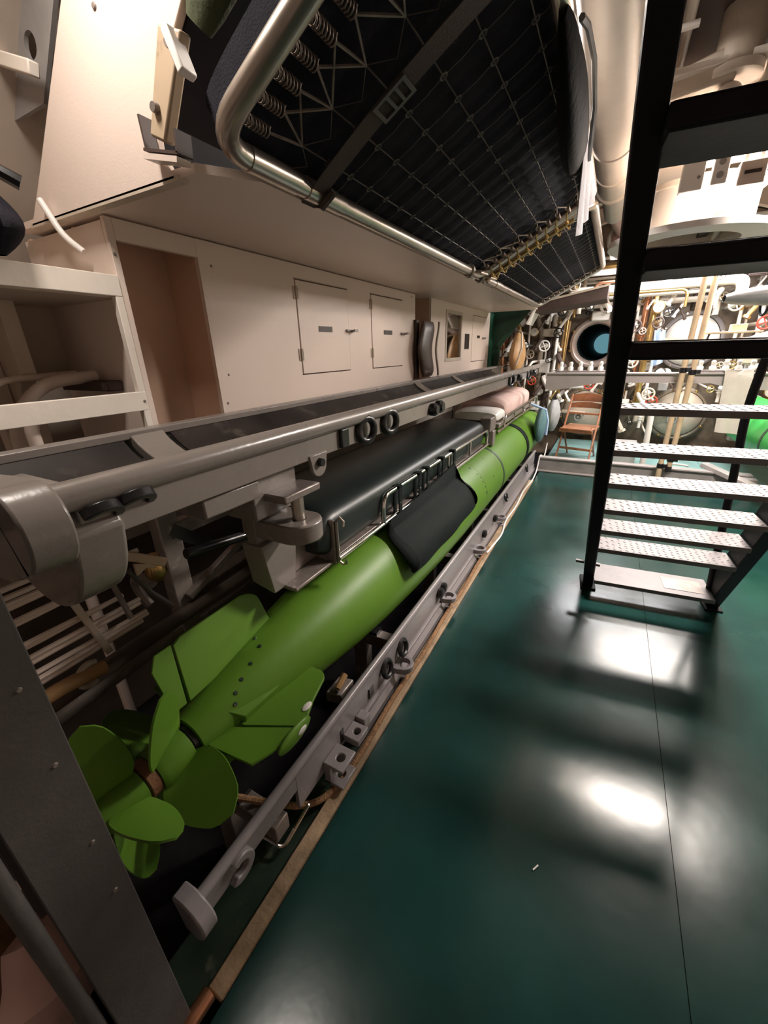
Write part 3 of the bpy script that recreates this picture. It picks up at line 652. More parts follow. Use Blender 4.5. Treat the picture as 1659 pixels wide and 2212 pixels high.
t = thing('kit_bag', 'grey kit bag hanging at the far end of the pink bunk', 'bag', (-.60, 6.0, .42))
link('bag_body', MB().grid(tb2, 20, 12), GREYC, t)
link('drawstring', MB().torus((-.62, 6.0, .83), Z, .03, .008, 12, 6), CANVAS, t)

# ================================================================== TORPEDOES
TX, TZ = -.97, .405
t = thing('torpedo', 'long bright green torpedo with tail fins and propellers on the lower rack', 'torpedo', (TX, 3.3, .14))
prof = [(.478, .074), (.60, .104), (.80, .140), (1.0, .172), (1.2, .200), (1.45, .224), (1.75, .243), (2.1, .257), (2.5, .265), (3.0, .267)]
link('afterbody', MB().lathe(prof, (TX, 0, TZ), Y, 64), GREEN, t, ang=30)
link('midbody', MB().lathe([(3.002, .262), (3.003, .267), (3.56, .267), (3.565, .262)], (TX, 0, TZ), Y, 64), GREEN, t)
link('joint_band', MB().lathe([(3.56, .264), (3.565, .270), (3.60, .270), (3.605, .264)], (TX, 0, TZ), Y, 64), BRASS if False else LEDGE, t)
link('forebody', MB().lathe([(3.60, .262), (3.605, .267), (4.75, .267), (4.755, .262)], (TX, 0, TZ), Y, 64), GREEN, t)
link('nose', MB().lathe([(4.76, .262), (4.765, .267), (5.7, .267), (6.1, .255), (6.4, .21), (6.55, .15), (6.62, .06), (6.63, .001)], (TX, 0, TZ), Y, 64), GREEN, t)
link('sling_strap', MB().lathe([(4.74, .266), (4.74, .274), (4.86, .274), (4.86, .266)], (TX, 0, TZ), Y, 48, False), CANVAS, t)
hb = MB()
for y, a in ((2.95, 62), (2.96, 46), (2.97, 38), (2.97, 30), (2.98, 20), (2.98, 10), (3.25, 22), (3.30, 60)):
    rr = .2655; p = V((TX+rr*cos(R(a)), y, TZ+rr*sin(R(a)))); hb = MB(); link('port_plug', hb.lathe([(0, .013 if a in (62, 10) else .008), (.003, .010 if a in (62, 10) else .006)], p, (cos(R(a)), 0, sin(R(a))), 10), LEDGE, t)
hb = MB()
for y, a, rr in ((.62, 52, .1065), (.66, 62, .114), (.715, 70, .124), (.60, 38, .103), (.78, 80, .136), (.80, 98, .139)):
    p = V((TX+rr*cos(R(a)), y, TZ+rr*sin(R(a)))); link('tail_screw', MB().lathe([(0, .008), (.003, .006)], p, (cos(R(a)), -.18, sin(R(a))), 8), LEDGE, t)
link('tail_ring', MB().lathe([(.462, .060), (.478, .060)], (TX, 0, TZ), Y, 40), RUBBER, t)
# fins
def fin(phi, outline, th=.012):
    a = R(phi); u = V((cos(a), 0, sin(a))); n = V((-sin(a), 0, cos(a)))
    return MB().plate([(r, y) for r, y in outline], [], V((TX, 0, TZ))-n*th/2, u, Y, n, th)
finout = [(.07, .52), (.262, .565), (.275, .60), (.275, .68)]+[(.275-.085*(1-cos(R(q))), .68+.17*sin(R(q))) for q in range(10, 91, 10)]+[(.12, .86), (.12, .80)]
finU = [(.10, .525), (.285, .55), (.297, .58), (.297, .82)]+[(.297-.06*(1-cos(R(q))), .82+.075*sin(R(q))) for q in range(15, 91, 15)]+[(.12, .905)]
fin_r = [(.06, .585), (.085, .80), (.105, .865), (.13, .895)]+[(.19+.045*sin(R(q)), .845+.045*cos(R(q))) for q in range(-20, 91, 15)]+[(.255, .77), (.278, .71), (.284, .668), (.12, .588)]
f1 = link('tail_fin', fin(0, fin_r), GREEN, t, .002)
link('rudder', fin(1.5, [(.055, .485), (.075, .560), (.12, .578), (.284, .656), (.288, .60), (.243, .500)], .010), GREEN, t, .002)
tab = MB(); tab.sphere((TX+.288, .635, TZ+.005), .014, .075, .030, 14, 10)
link('fin_tip_pod', tab, GREEN, f1)
link('root_block', MB().hexa([(TX+.04, .55, TZ+.06), (TX+.115, .60, TZ+.0), (TX+.125, .80, TZ+.0), (TX+.07, .80, TZ+.09), (TX+.05, .55, TZ+.075), (TX+.12, .60, TZ+.03), (TX+.13, .80, TZ+.03), (TX+.08, .80, TZ+.105)]), GREEN, f1, .003)
link('chipped_patch', MB().sphere((TX+.255, .735, TZ+.008), .012, .022, .003, 10, 6).sphere((TX+.302, .655, TZ+.012), .003, .02, .012, 8, 6), PAPER, f1)
f2 = link('tail_fin', fin(108, finU), GREEN, t, .002)
link('rudder', fin(108, [(.10, .47), (.10, .515), (.29, .545), (.29, .49), (.25, .465)], .008), GREEN, t, .002)
link('tail_fin', fin(180, finU), GREEN, t, .002); link('tail_fin', fin(270, [(r*.8, y) for r, y in finU]), GREEN, t, .002)
# propellers
def blade(y0, phi, pitch, hub, tip, w, sweep=0.0, pw=.5):
    a0 = R(phi)
    def fn(u, v):
        r = hub+(tip-hub)*u; ww = w*(.42+.58*sin(pi*min(1, (u*.9+.1))**.8))*(1 if u < .8 else math.sqrt(max(.0, 1-((u-.8)/.2)**2))+.02)
        tt = (v-.5)*2*ww; ang = a0+tt*cos(R(pitch))/max(r, .09)*.8; y = y0+tt*sin(R(pitch))+sweep*u
        return (TX+r*cos(ang), y, TZ+r*sin(ang))
    return MB().grid(fn, 14, 8, .006)
hub1 = MB().lathe([(.355, .060), (.37, .068), (.455, .066), (.46, .055)], (TX, 0, TZ), Y, 32)
p1 = link('forward_propeller_hub', hub1, GREEN, t)
for phi in (-12, 78, 168, 258): link('propeller_blade', blade(.405, phi, 52, .055, .262, .098), GREEN, p1)
link('rusty_collar', MB().lathe([(.322, .050), (.326, .056), (.352, .056), (.356, .050)], (TX, 0, TZ), Y, 32), RUST, t)
hub2 = MB().lathe([(.16, .012), (.17, .03), (.22, .046), (.318, .056), (.32, .05)], (TX, 0, TZ), Y, 32)
p2 = link('aft_propeller_hub', hub2, GREEN, t)
for phi in (12, 102, 192, 282): link('propeller_blade', blade(.265, phi, -55, .045, .255, .072), GREEN, p2)
for phi in (-25,): pass
# right-hand torpedo nose
t = thing('torpedo', 'rounded bright green torpedo nose at the far right behind the stair', 'torpedo', (1.60, 5.4, .40))
link('nose', MB().lathe([(4.28, .001), (4.285, .06), (4.31, .13), (4.36, .19), (4.44, .235), (4.56, .26), (4.8, .267), (6.9, .267)], (1.62, 0, .60), Y, 40), GREEN2, t)
link('joint_band', MB().lathe([(4.95, .266), (4.955, .271), (5.0, .271), (5.005, .266)], (1.62, 0, .60), Y, 40), LEDGE, t)

# ================================================================== LOWER RAIL
LRX = -.70
t = thing('lower_torpedo_rack', 'pale grey lower torpedo rack rail beside the green deck', 'rack', (LRX, 3.0, -.02))
link('rail_tube', MB().tube([(LRX, .265, .248), (LRX, 5.4, .248)], .0165, 14), RAILL, t)
link('rail_web', MB().hexa([(LRX-.008, .27, .165), (LRX+.006, .27, .165), (LRX+.006, .62, .165), (LRX-.008, .62, .165), (LRX-.008, .27, .24), (LRX+.006, .27, .24), (LRX+.006, .62, .24), (LRX-.008, .62, .24)]), RAILL, t, .002)
link('rail_web', MB().box(LRX-.008, LRX+.006, .62, 5.4, .075, .24), RAILL, t, .002)
link('ledge_flange', MB().box(LRX-.004, LRX+.016, 1.0, 5.4, .062, .078), RAILL, t, .002)
link('bottom_flange', MB().hexa([(LRX+.002, .98, .02), (LRX+.030, .98, -.01), (LRX+.030, 5.4, -.01), (LRX+.002, 5.4, .02), (LRX+.002, .98, .064), (LRX+.030, .98, .03), (LRX+.030, 5.4, .03), (LRX+.002, 5.4, .064)]), RAILL, t, .002)
link('inner_rail', MB().tube([(-1.24, .3, .248), (-1.24, 5.4, .248)], .016, 12).box(-1.246, -1.234, .3, 5.4, .05, .24), RAILL, t)
e = MB(); e.plate([(-.04, .015), (.0, .02)]+circ(.0, -.045, .062, 12, R(75), R(-75))+[(-.02, -.10)], [], (LRX-.01, .225, .255), X, Z, Y, .042)
link('end_casting', e, RAILL, t, .008)
hk = MB().plate([(.05, .055), (.052, .03)]+circ(0.005, 0, .042, 10, R(40), R(-200))[::1]+[(-.035, .055)], [], (LRX+.006, .375, .195), Y, Z, X, .018)
hk = MB(); hk.plate([(-p[0], p[1]) for p in circ(0, 0, .046, 18, R(60), R(320))+circ(0, 0, .021, 14, R(320), R(60))], [], (LRX+.006, .37, .20), Y, Z, X, .022)
link('open_hook', hk, RAILL, t, .004)
# double-hole bracket
bk = MB(); bk.plate([(0, -.045), (.085, -.045), (.085, .045), (0, .045)], [circ(.048, 0, .017, 16)], (LRX+.006, .80, .118), X, Y, Z, .014)
link('lug_plate', bk, RAILL, t, .003)
bk = MB(); bk.plate([(0, -.045), (.080, -.045), (.080, .045), (0, .045)], [circ(.045, 0, .016, 16)], (LRX+.006, .80, .03), X, Y, Z, .014)
link('lug_plate', bk, RAILL, t, .003)
links('lug_web', [MB().box(LRX+.006, LRX+.05, .83, .845, .03, .13), MB().box(LRX+.006, LRX+.035, .755, .768, .03, .12)], RAILL, t, bevel=.003)
link('lug_plate', MB().plate([(0, -.04), (.07, -.04), (.07, .035), (0, .035)], [circ(.04, 0, .015, 16)], (LRX+.006, .925, .095), X, Y, Z, .03), RAILL, t, .003)
link('stiffener', MB().box(LRX+.006, LRX+.05, .975, 1.02, .07, .13), RAILL, t, .003)
link('slot_shadow', MB().box(LRX+.0065, LRX+.0085, .87, .89, .10, .16), RUBBER, t)
for y, oz in ((1.36, .075), (2.0, .075), (2.70, .075), (3.38, .075)):
    m = MB(); m.plate([(0, -.055), (.03, -.055)]+circ(.035, 0, .050, 12, R(-80), R(80))+[(.03, .055), (0, .055)], [circ(.036, 0, .031, 16)], (LRX+.004, y, oz), X, Y, Z, .03)
    link('socket_lug', m, RAILL, t, .003)
    m = MB(); m.plate([(0, -.045), (.02, -.045)]+circ(.028, 0, .038, 10, R(-80), R(80))+[(.02, .045), (0, .045)], [circ(.03, 0, .02, 12)], (LRX+.004, y+.02, -.005), X, Y, Z, .03)
    link('socket_foot', m, RAILL, t, .003)
for y, z in ((1.235, .165), (1.40, .158), (3.66, .19), (4.75, .19)):
    link('rubber_ring', MB().torus((LRX+.018, y, z), (1, .05, .25), .037, .0115, 24, 8), RUBBER, t)
for y, z in ((1.91, .165), (1.965, .17), (2.9, .13), (3.25, .13)):
    link('rubber_stud', MB().lathe([(-.01, .02), (0, .03), (.012, .034), (.024, .03), (.03, .018)], (LRX+.008, y, z), X, 14), RUBBER, t)
link('pin_slot', MB().box(LRX+.006, LRX+.012, 1.085, 1.12, .12, .17), RUBBER, t)
for y in (.55, 1.5, 2.5, 3.5, 4.5, 5.2):
    link('cradle_beam', MB().box(-1.25, LRX-.01, y-.03, y+.03, .03, .10), WORN, t, .004)
    link('support_leg', MB().box(-1.02, -.94, y-.03, y+.03, -.28, .03), WORN, t, .004)
    link('cradle_pad', MB().grid(lambda u, v: (TX+.275*sin(R(-32+64*u)), y-.03+.06*v, TZ-.275*cos(R(-32+64*u))) if y > 2 else (TX+.1*(u-.5)*2, y-.03+.06*v, .12), 10, 1, .02), RUBBER, t)
# deck edge, timber strip, rope, cable, wire handle
struct('trim_20', MB().box(-.80, -.663, -.6, .98, -.06, -.012).box(-.69, -.663, .98, 5.33, -.06, -.03), LEDGE)
single('timber_strip', MB().hexa([(-.660, .20, -.02), (-.613, .20, -.02), (-.610, 4.9, -.02), (-.664, 4.9, -.02), (-.660, .20, .010), (-.613, .20, .010), (-.610, 4.9, .010), (-.664, 4.9, .010)]), WOOD, 'long tan timber strip along the edge of the green deck', 'strip', bevel=.004)
rp = [(-.90, .50, .16), (-.80, .57, .10), (-.72, .635, .04), (-.668, .70, .018), (-.642, .80, .021)]+[(-.640+.006*sin(y*9), y, .021) for y in [.95+.15*i for i in range(14)]]
single('rope', MB().tube(rnd(rp, .05, 3), .0115, 8), ROPE, 'brown rope lying along the timber strip and looping under the rail', 'rope')
single('copper_pipe_stub', MB().tube(rnd([(-.645, .06, -.05), (-.645, .12, .02), (-.645, .195, .015)], .03), .020, 12), COPPER, 'worn copper pipe end at the near tip of the timber strip', 'pipe')
cb_ = [(-.625, 6.0, .24), (-.63, 5.9, .06), (-.625, 5.42, .20), (-.63, 5.36, .18), (-.635, 5.28, .02), (-.62, 4.9, .014), (-.645, 4.4, .019), (-.622, 3.9, .019), (-.64, 3.5, .019), (-.60, 3.2, .012), (-.63, 2.8, .019)]
single('white_cable', MB().tube(rnd(cb_, .12, 4), .008, 6), PAPER, 'thin white cable trailing over the far end of the timber strip', 'cable')
wh = rnd([(-.80, .47, .02), (-.775, .51, .035), (-.690, .52, .02), (-.690, .66, .045), (-.695, .67, .02)], .02)
single('wire_handle', MB().tube(wh, .006, 8), CHROME, 'bent bright wire handle below the lower rail', 'handle')

# ================================================================== clutter under the upper rail (left)
for i in range(13):
    row = i if i < 6 else i+2
    z = .955-.022*row-random.uniform(0, .008); x = -1.30-random.uniform(0, .05)
    y1 = .62 if i < 6 else .60
    single('cable', MB().tube([(x, -.5, z-.02), (x, .1, z-.012*random.random()), (x+.01, .35, z), (x, y1+random.uniform(-.05, .05), z+random.uniform(-.01, .012))], .0078, 7), CREAM,
           ('pale cable in the upper bundle under the near end of the rack' if i < 6 else 'pale cable in the lower bundle under the near end of the rack'), 'cable', group='upper cable bundle' if i < 6 else 'lower cable bundle')
single('cable_cleat', MB().bar((-1.285, .40, .985), (-1.285, .475, .62), .02, .012, X), CREAMD, 'pale upright cleat holding the cables against the hull', 'cleat', bevel=.003)
single('cable_cleat', MB().bar((-1.275, .52, .97), (-1.275, .56, .70), .016, .012, X), WORN, 'second short cleat behind the pale cable cleat', 'cleat', bevel=.003)
t = thing('brass_valve', 'small brass lever valve under the near end of the upper rack', 'valve', (-1.2, .60, .80))
link('lever', MB().bar((-1.2, .555, .955), (-1.17, .66, .885), .03, .012, X), ARMT, t, .004)
link('wing', MB().plate([(-.03, -.02), (0, -.008), (.03, -.024), (.03, .02), (0, .008), (-.03, .022)], [], (-1.19, .60, .90), Y, Z, X, .012), ARMT, t, .002)
link('valve_body', MB().lathe([(0, .02), (.03, .035), (.06, .03), (.09, .02)], (-1.22, .65, .815), Z, 14), BRASS, t)
link('drain_tube', MB().tube([(-1.2, .56, .90), (-1.19, .60, .80), (-1.18, .65, .72)], .009, 8), WIRE, t)
t = thing('black_strut', 'black folding strut with bright tip under the upper rack', 'strut', (-1.15, .85, .86))
link('strut_body', MB().tube([(-1.15, .72, .89), (-1.15, .95, .855)], .018, 10), RUBBER, t)
link('chrome_tip', MB().tube([(-1.15, .95, .855), (-1.15, 1.12, .835)], .010, 10), CHROME, t)
link('stay', MB().bar((-1.16, .70, .985), (-1.16, .82, .88), .04, .01, X), RUBBER, t)
t = thing('support_frame', 'dim grey-brown support frame under the bunk behind the torpedo tail', 'frame', (-1.38, .95, .2))
link('post', MB().box(-1.40, -1.34, .76, .84, -.28, 1.12), WORN, t, .005)
link('cross_channel', MB().bar((-1.36, .80, .90), (-1.36, 1.5, .90), .05, .06), WORN, t, .005)
link('brace', MB().bar((-1.33, .80, .62), (-1.33, 1.25, .80), .03, .03), WORN, t, .004)
link('skid_plate', MB().hexa([(-1.42, .84, .35), (-1.30, .84, .30), (-1.30, 1.7, .30), (-1.42, 1.7, .35), (-1.42, .84, .64), (-1.40, .84, .65), (-1.40, 1.7, .65), (-1.42, 1.7, .64)]), WORN, t, .004)
single('pipe_saddle', MB().torus((-1.26, .64, .74), (0, 1, .2), .085, .016, 16, 8, R(180), R(350)), WORN, 'curved grey pipe saddle left of the torpedo tail', 'bracket')
for i, (p, r, m, lab) in enumerate([
    ([(-1.32, -.2, .52), (-1.32, .62, .56), (-1.32, 1.6, .60)], .028, HULLD, 'dark fore and aft pipe low behind the propellers'),
    ([(-1.40, -.2, .40), (-1.38, .4, .46), (-1.38, 2.0, .52)], .035, WORN, 'worn grey pipe below the cable bundle'),
    ([(-1.28, .0, .58), (-1.26, .32, .62), (-1.26, .44, .60)], .022, LEATHER, 'short tan pipe end beside the near cables'),
    ([(-1.22, .10, .30), (-1.22, .50, .33), (-1.22, .55, .1)], .020, RUST, 'rusty pipe elbow behind the propellers')]):
    single('pipe', MB().tube(rnd(p, .08), r, 10), m, lab, 'pipe')
single('white_hook', MB().torus((-1.27, .40, .60), (1, .2, 0), .035, .010, 14, 8, R(0), R(250)), CREAMD, 'pale curved hook below the cable bundle', 'hook')
t = thing('frame_fitting', 'pale bolted fitting seen between torpedo body and lower rail', 'fitting', (-.80, 1.02, .12))
link('body', MB().obox((-.80, 1.03, .17), (1, .2, 0), (0, 1, 0), Z, .035, .05, .025), WORN, t, .006)
link('bolt', MB().tube([(-.79, 1.0, .21), (-.79, 1.06, .235)], .014, 8), LEATHER, t)

# near steel column with pipe
t = thing('steel_column', 'dark grey steel column in the near left foreground', 'column', (-.68, .08, 0))
link('flange', MB().box(-.668, -.650, .045, .150, -.05, 2.35), COLM, t, .002)
link('web', MB().box(-.80, -.668, .085, .099, -.05, 2.35), COLM, t)
link('back_flange', MB().box(-.815, -.800, .045, .150, -.05, 2.35), COLM, t)
links('rivet', [MB().lathe([(0, .0045), (.0025, .003)], (-.650, .125, z), X, 8) for z in (1.08, .93, .74, .60)], WORN, t)
t = thing('handrail_pipe', 'dark grey pipe standing beside the near steel column', 'pipe', (-.66, .026, 0))
link('pipe_body', MB().tube([(-.655, .022, -.05), (-.655, .022, 2.3)], .0135, 14), COLM, t)
link('pipe_bracket', MB().box(-.665, -.650, .022, .05, 1.9, 1.93), COLM, t)
t = thing('pump_casing', 'pinkish pump casting low behind the near column', 'machine', (-.92, -.10, .35))
link('casing', MB().lathe([(0, .10), (.05, .13), (.2, .13), (.25, .09), (.30, .06)], (-.90, .0, .22), (0.2, .1, 1), 20), PINKV, t)
link('flange', MB().lathe([(0, .09), (.02, .09)], (-.82, -.02, .50), (1, .3, .2), 16), RUST, t)
link('pipe', MB().tube([(-.80, -.05, .2), (-.82, -.05, .55)], .02, 10), GREYP, t)
link('base', MB().box(-1.02, -.80, -.2, .10, -.28, .23), GREYP, t, .01)

# ================================================================== STAIR
t = thing('ship_stair', 'steep black ladder stair with aluminium diamond-plate treads', 'stair', (.41, 2.3, 0))
u5 = V((cos(R(5)), sin(R(5)), 0)); v5 = V((-sin(R(5)), cos(R(5)), 0))
L0, L1 = V((.087, 2.67, 0)), V((-.045, .72, 2.6)); dirS = (L1-L0).normalized()
off = u5*.680
for o in (V((0, 0, 0)), off):
    link('stringer', MB().obox((L0+L1)/2+o+V((0, .045, .03)), dirS, u5, dirS.cross(u5), (L1-L0).length/2, .030, .07), BLACKP, t, .006)
    link('foot', MB().obox(L0+o+V((0, .03, .006)), u5, v5, Z, .045, .09, .006), BLACKP, t, .002)
def lin(z): q = z/2.6; return L0+(L1-L0)*q
zs = [.137, .45, .611, .767, .935, 1.111, 1.291, 1.505, 1.72, 1.94, 2.16, 2.38]
for i, z in enumerate(zs):
    p = lin(z); c = p+off/2+v5*.055; low = z < 1.4
    d = .085 if i else .12
    if low:
        tr_ = MB(); tr_.obox(c+V((0, 0, -.003)), u5, v5, Z, .310, d, .003)
        tr_.obox(c-v5*d+V((0, 0, -.012)), u5, v5, Z, .310, .0025, .012)
        to = link('tread', tr_, ALU, t, .001)
        dm = MB()
        if i:
            for a in range(20):
                for b_ in range(6):
                    q = c+u5*(-.292+a*.0307)+v5*(-d+.014+b_*.0282); s_ = 1 if (a+b_) % 2 else -1
                    e1_ = (u5+v5*s_*.9).normalized()*.0125; e2_ = (v5-u5*s_*.9).normalized()*.004
                    dm.add([q-e1_, q-e2_, q+e1_, q+e2_, q+V((0, 0, .003))], [(0, 1, 4), (1, 2, 4), (2, 3, 4), (3, 0, 4)])
            dd = link('diamond_pattern', dm, ALU, to, smooth=False); dd['kind'] = 'stuff'
        else:
            link('tread_patch', MB().obox(c+u5*.17+V((0, 0, .001)), u5, v5, Z, .10, .07, .001), WORN, to)
    else:
        tr_ = MB(); tr_.obox(c+V((0, 0, -.025)), u5, v5, Z, .310, d+.022, .025)  # treads above eye level coloured black for their unlit undersides
        to = link('tread', tr_, BLACKP, t, .008)
        link('tread_plate', MB().obox(c+V((0, 0, .002)), u5, v5, Z, .308, d, .002), ALU, to)
link('handrail', MB().tube(rnd([(.73, 2.70, .10), (.66, 2.66, .9), (.625, 2.62, 1.18), (.625, 2.55, 1.50), (.66, 2.1, 1.95), (.66, 1.6, 2.5)], .12, 6), .019, 12), BLACKP, t)
link('side_tab', MB().box(.10, .135, 2.575, 2.60, .20, .215).box(-.005, .045, 2.60, 2.62, .19, .205), ALU, t)

# ================================================================== FAR FRAME, CHAIR, POLES
t = thing('rack_crossbeam', 'pale grey steel crossbeam with tapered ends in front of the tubes', 'beam', (.38, 5.4, 1.03))
link('top_flange', MB().box(-.68, 1.95, 5.37, 5.47, 1.195, 1.212), RAILF, t, .003)
link('web', MB().plate([(-.67, .0), (-.60, -.03), (.0, .085), (.9, .085), (1.15, .02), (1.95, .0), (1.95, .165), (-.67, .165)], [], (0, 5.42, 1.03), X, Z, Y, .014), RAILF, t)
link('lower_flange', MB().bar((-.02, 5.42, 1.112), (.92, 5.42, 1.112), .07, .014), RAILF, t, .003)
t = thing('deck_crossbeam', 'low grey steel sill beam across the end of the green deck', 'beam', (.42, 5.4, 0))
link('top_flange', MB().box(-.64, 1.50, 5.36, 5.46, .170, .188), RAILF, t, .003)
link('web', MB().box(-.64, 1.50, 5.40, 5.415, .02, .17), GREYP, t)
link('foot_flange', MB().box(-.64, 1.50, 5.34, 5.47, .002, .02), RAILF, t, .003)
link('end_block', MB().box(1.36, 1.52, 5.25, 5.34, .03, .17), RAILF, t, .005)
single('deck_rail', MB().bar((1.10, 5.55, .22), (1.75, 4.5, .10), .09, .05), RAILF, 'grey channel rail slanting off to the right by the sill beam', 'rail', bevel=.005)

t = thing('folding_chair', 'brown varnished wooden folding chair in front of the torpedo tubes', 'chair', (-.22, 6.1, .043))
def ch(x, y, z): # chair turned a little
    a = R(-12); x, y = x*cos(a)-y*sin(a), x*sin(a)+y*cos(a); return (-.24+x, 6.10+y, .043+z)
for sx in (-1, 1):
    link('back_leg_post', MB().bar(ch(sx*.21, -.20, 0), ch(sx*.20, .16, .84), .024, .034, Y), CHAIRW, t, .004)
    link('front_leg', MB().bar(ch(sx*.18, .22, 0), ch(sx*.18, -.14, .44), .022, .030, Y), CHAIRW, t, .004)
for z, h in ((.79, .085), (.69, .055)):
    def sl(u, v): 
        x = -.21+.42*u; return ch(x, .15-.05*(.82-z)*2-.035*cos((u-.5)*pi)*-1, z+h*(v-.5)+.025*sin(pi*u)*(v))
    link('back_slat', MB().grid(sl, 14, 3, .012), CHAIRW, t)
link('back_rail', MB().bar(ch(-.20, .06, .60), ch(.20, .06, .60), .02, .025), CHAIRW, t, .003)
for k in range(5): link('seat_slat', MB().bar(ch(-.20, -.19+k*.088, .425), ch(.20, -.19+k*.088, .425), .08, .018), CHAIRW, t, .003)
link('seat_frame', MB().bar(ch(-.21, -.21, .40), ch(.21, -.21, .40), .02, .04), CHAIRW, t, .003)
link('stretcher', MB().bar(ch(-.20, -.13, .15), ch(.20, -.13, .15), .02, .03), CHAIRW, t, .003)
link('stretcher', MB().bar(ch(-.17, .17, .08), ch(.17, .17, .08), .02, .03), CHAIRW, t, .003)

for i, (x, z0, z1, lab) in enumerate(((.655, .02, 2.35, 'left pale timber pole standing between the stair treads'), (.735, .20, 2.06, 'right pale timber pole standing between the stair treads'))):
    t = thing('timber_pole', lab, 'pole', (x, 5.22, z0))
    link('pole', MB().tube([(x, 5.22, z0), (x, 5.22, z1)], .026, 14), POLEW, t)
    for z in ((1.20, .84, .30) if i else (1.22, .22)):
        m = MB(); m.lathe([(0, .034), (.05, .034)], (x, 5.22, z), Z, 14); m.obox((x+.04, 5.19, z+.03), X, Y, Z, .022, .012, .02)
        link('clamp', m, RUBBER, t, .003)
    link('rubber_foot', MB().lathe([(-.015, .034), (.045, .028)], (x, 5.22, z0), Z, 14), RUBBER, t)
single('white_pipe', MB().tube([(.52, 5.60, .10), (.50, 5.62, .78)], .032, 12), PAPER, 'short white pipe standing left of the timber poles', 'pipe')
def tw(u, v):
    x = 1.02+.22*u; zt = 1.225
    if v < .12: return (x, 5.47-.12*v/.12, zt+.012*sin(u*9))
    q = (v-.12)/.88; return (x+.045*q*(.4+.6*u)+.03*q, 5.35-.02*sin(u*8)*q-.01, zt-.60*q-.02*u*q)
single('towel', MB().grid(tw, 16, 18, .008), TOWEL, 'cream towel hanging over the pale crossbeam on the right', 'towel')
def tw2(u, v):
    x = .10+.10*u; return (x+.015*v, 5.36-.015*sin(u*7), 1.20-.34*v-.05*u*v)
single('cloth_peg', MB().tube([(.50, 7.62, 1.665), (.50, 6.50, 1.665)], .012, 8), WORN, 'thin steel peg rail holding the pale blue cloth', 'peg')
single('blue_cloth', MB().grid(lambda u, v: (.46+.12*u-.04*(1-v), 6.55+.02*sin(u*9), 1.66-.44*v+.05*u*v), 10, 8, .006), BLUEC, 'pale blue cloth hanging left of the closed tube door', 'cloth')
single('cloth_peg', MB().tube([(.09, 7.62, 1.025), (.09, 6.86, 1.025)], .012, 8), WORN, 'thin steel peg rail holding the white rag behind the chair', 'peg')
single('white_rag', MB().grid(lambda u, v: (.02+.13*u+.03*v*sin(u*5), 6.9+.02*sin(u*8), 1.02-.50*v-.06*u), 10, 8, .006), CLOTH, 'white rag hanging behind the folding chair', 'cloth')
# leather bag and green board at the end of the lockers
def lb_(u, v):
    a = 2*pi*u; k = max(.03, sin(pi*(.10+.86*(1-v)))**.55)*(1-.45*v); return (-1.10+cos(a)*.12*k, 5.75+sin(a)*.32*k, 1.21+.47*v)
t = thing('leather_bag', 'tan leather bag sitting on the far end of the upper rack', 'bag', (-1.10, 5.75, 1.21))
link('bag_body', MB().grid(lb_, 20, 14), LEATHER, t)
link('strap', MB().tube([(-1.06, 5.52, 1.3), (-1.0, 5.45, 1.5), (-1.02, 5.5, 1.66), (-1.1, 5.7, 1.70)], .013, 6), CREAMD, t)
t = thing('green_cupboard', 'dark green board with slanted edge past the far cabinet', 'panel', (-1.6, 6.1, .95))
link('board', MB().plate([(-1.95, .95), (-1.40, .95), (-1.40, 1.60), (-1.10, 1.97), (-1.95, 1.97)], [], (0, 6.02, 0), X, Z, Y, .03), DGREEN, t)
link('slant_strip', MB().bar((-1.42, 6.0, 1.52), (-1.06, 6.0, 1.96), .06, .03, Y), DGREEN, t)
link('side', MB().box(-1.52, -1.5, 5.80, 6.02, .95, 1.93), DGREEN, t)
t = thing('end_locker', 'dark brown locker under the far ceiling past the bunks', 'locker', (-.5, 6.1, 1.9))
link('body', MB().hexa([(-.95, 5.80, 1.90), (-.16, 5.80, 2.0), (-.16, 6.4, 2.0), (-.95, 6.4, 1.90), (-.95, 5.80, 1.99), (-.16, 5.80, 2.13), (-.16, 6.4, 2.13), (-.95, 6.4, 1.99)]), BROWND, t, .005)
link('trim_strip', MB().bar((-.96, 5.785, 2.0), (-.15, 5.785, 2.14), .03, .022), CREAMD, t)
single('tilted_board', MB().obox((-.98, 5.95, 1.86), (.5, 0, 1), Y, (1, 0, -.5), .10, .2, .012), PAPER, 'white slanted board at the far end of the bunk tube', 'board', bevel=.003)

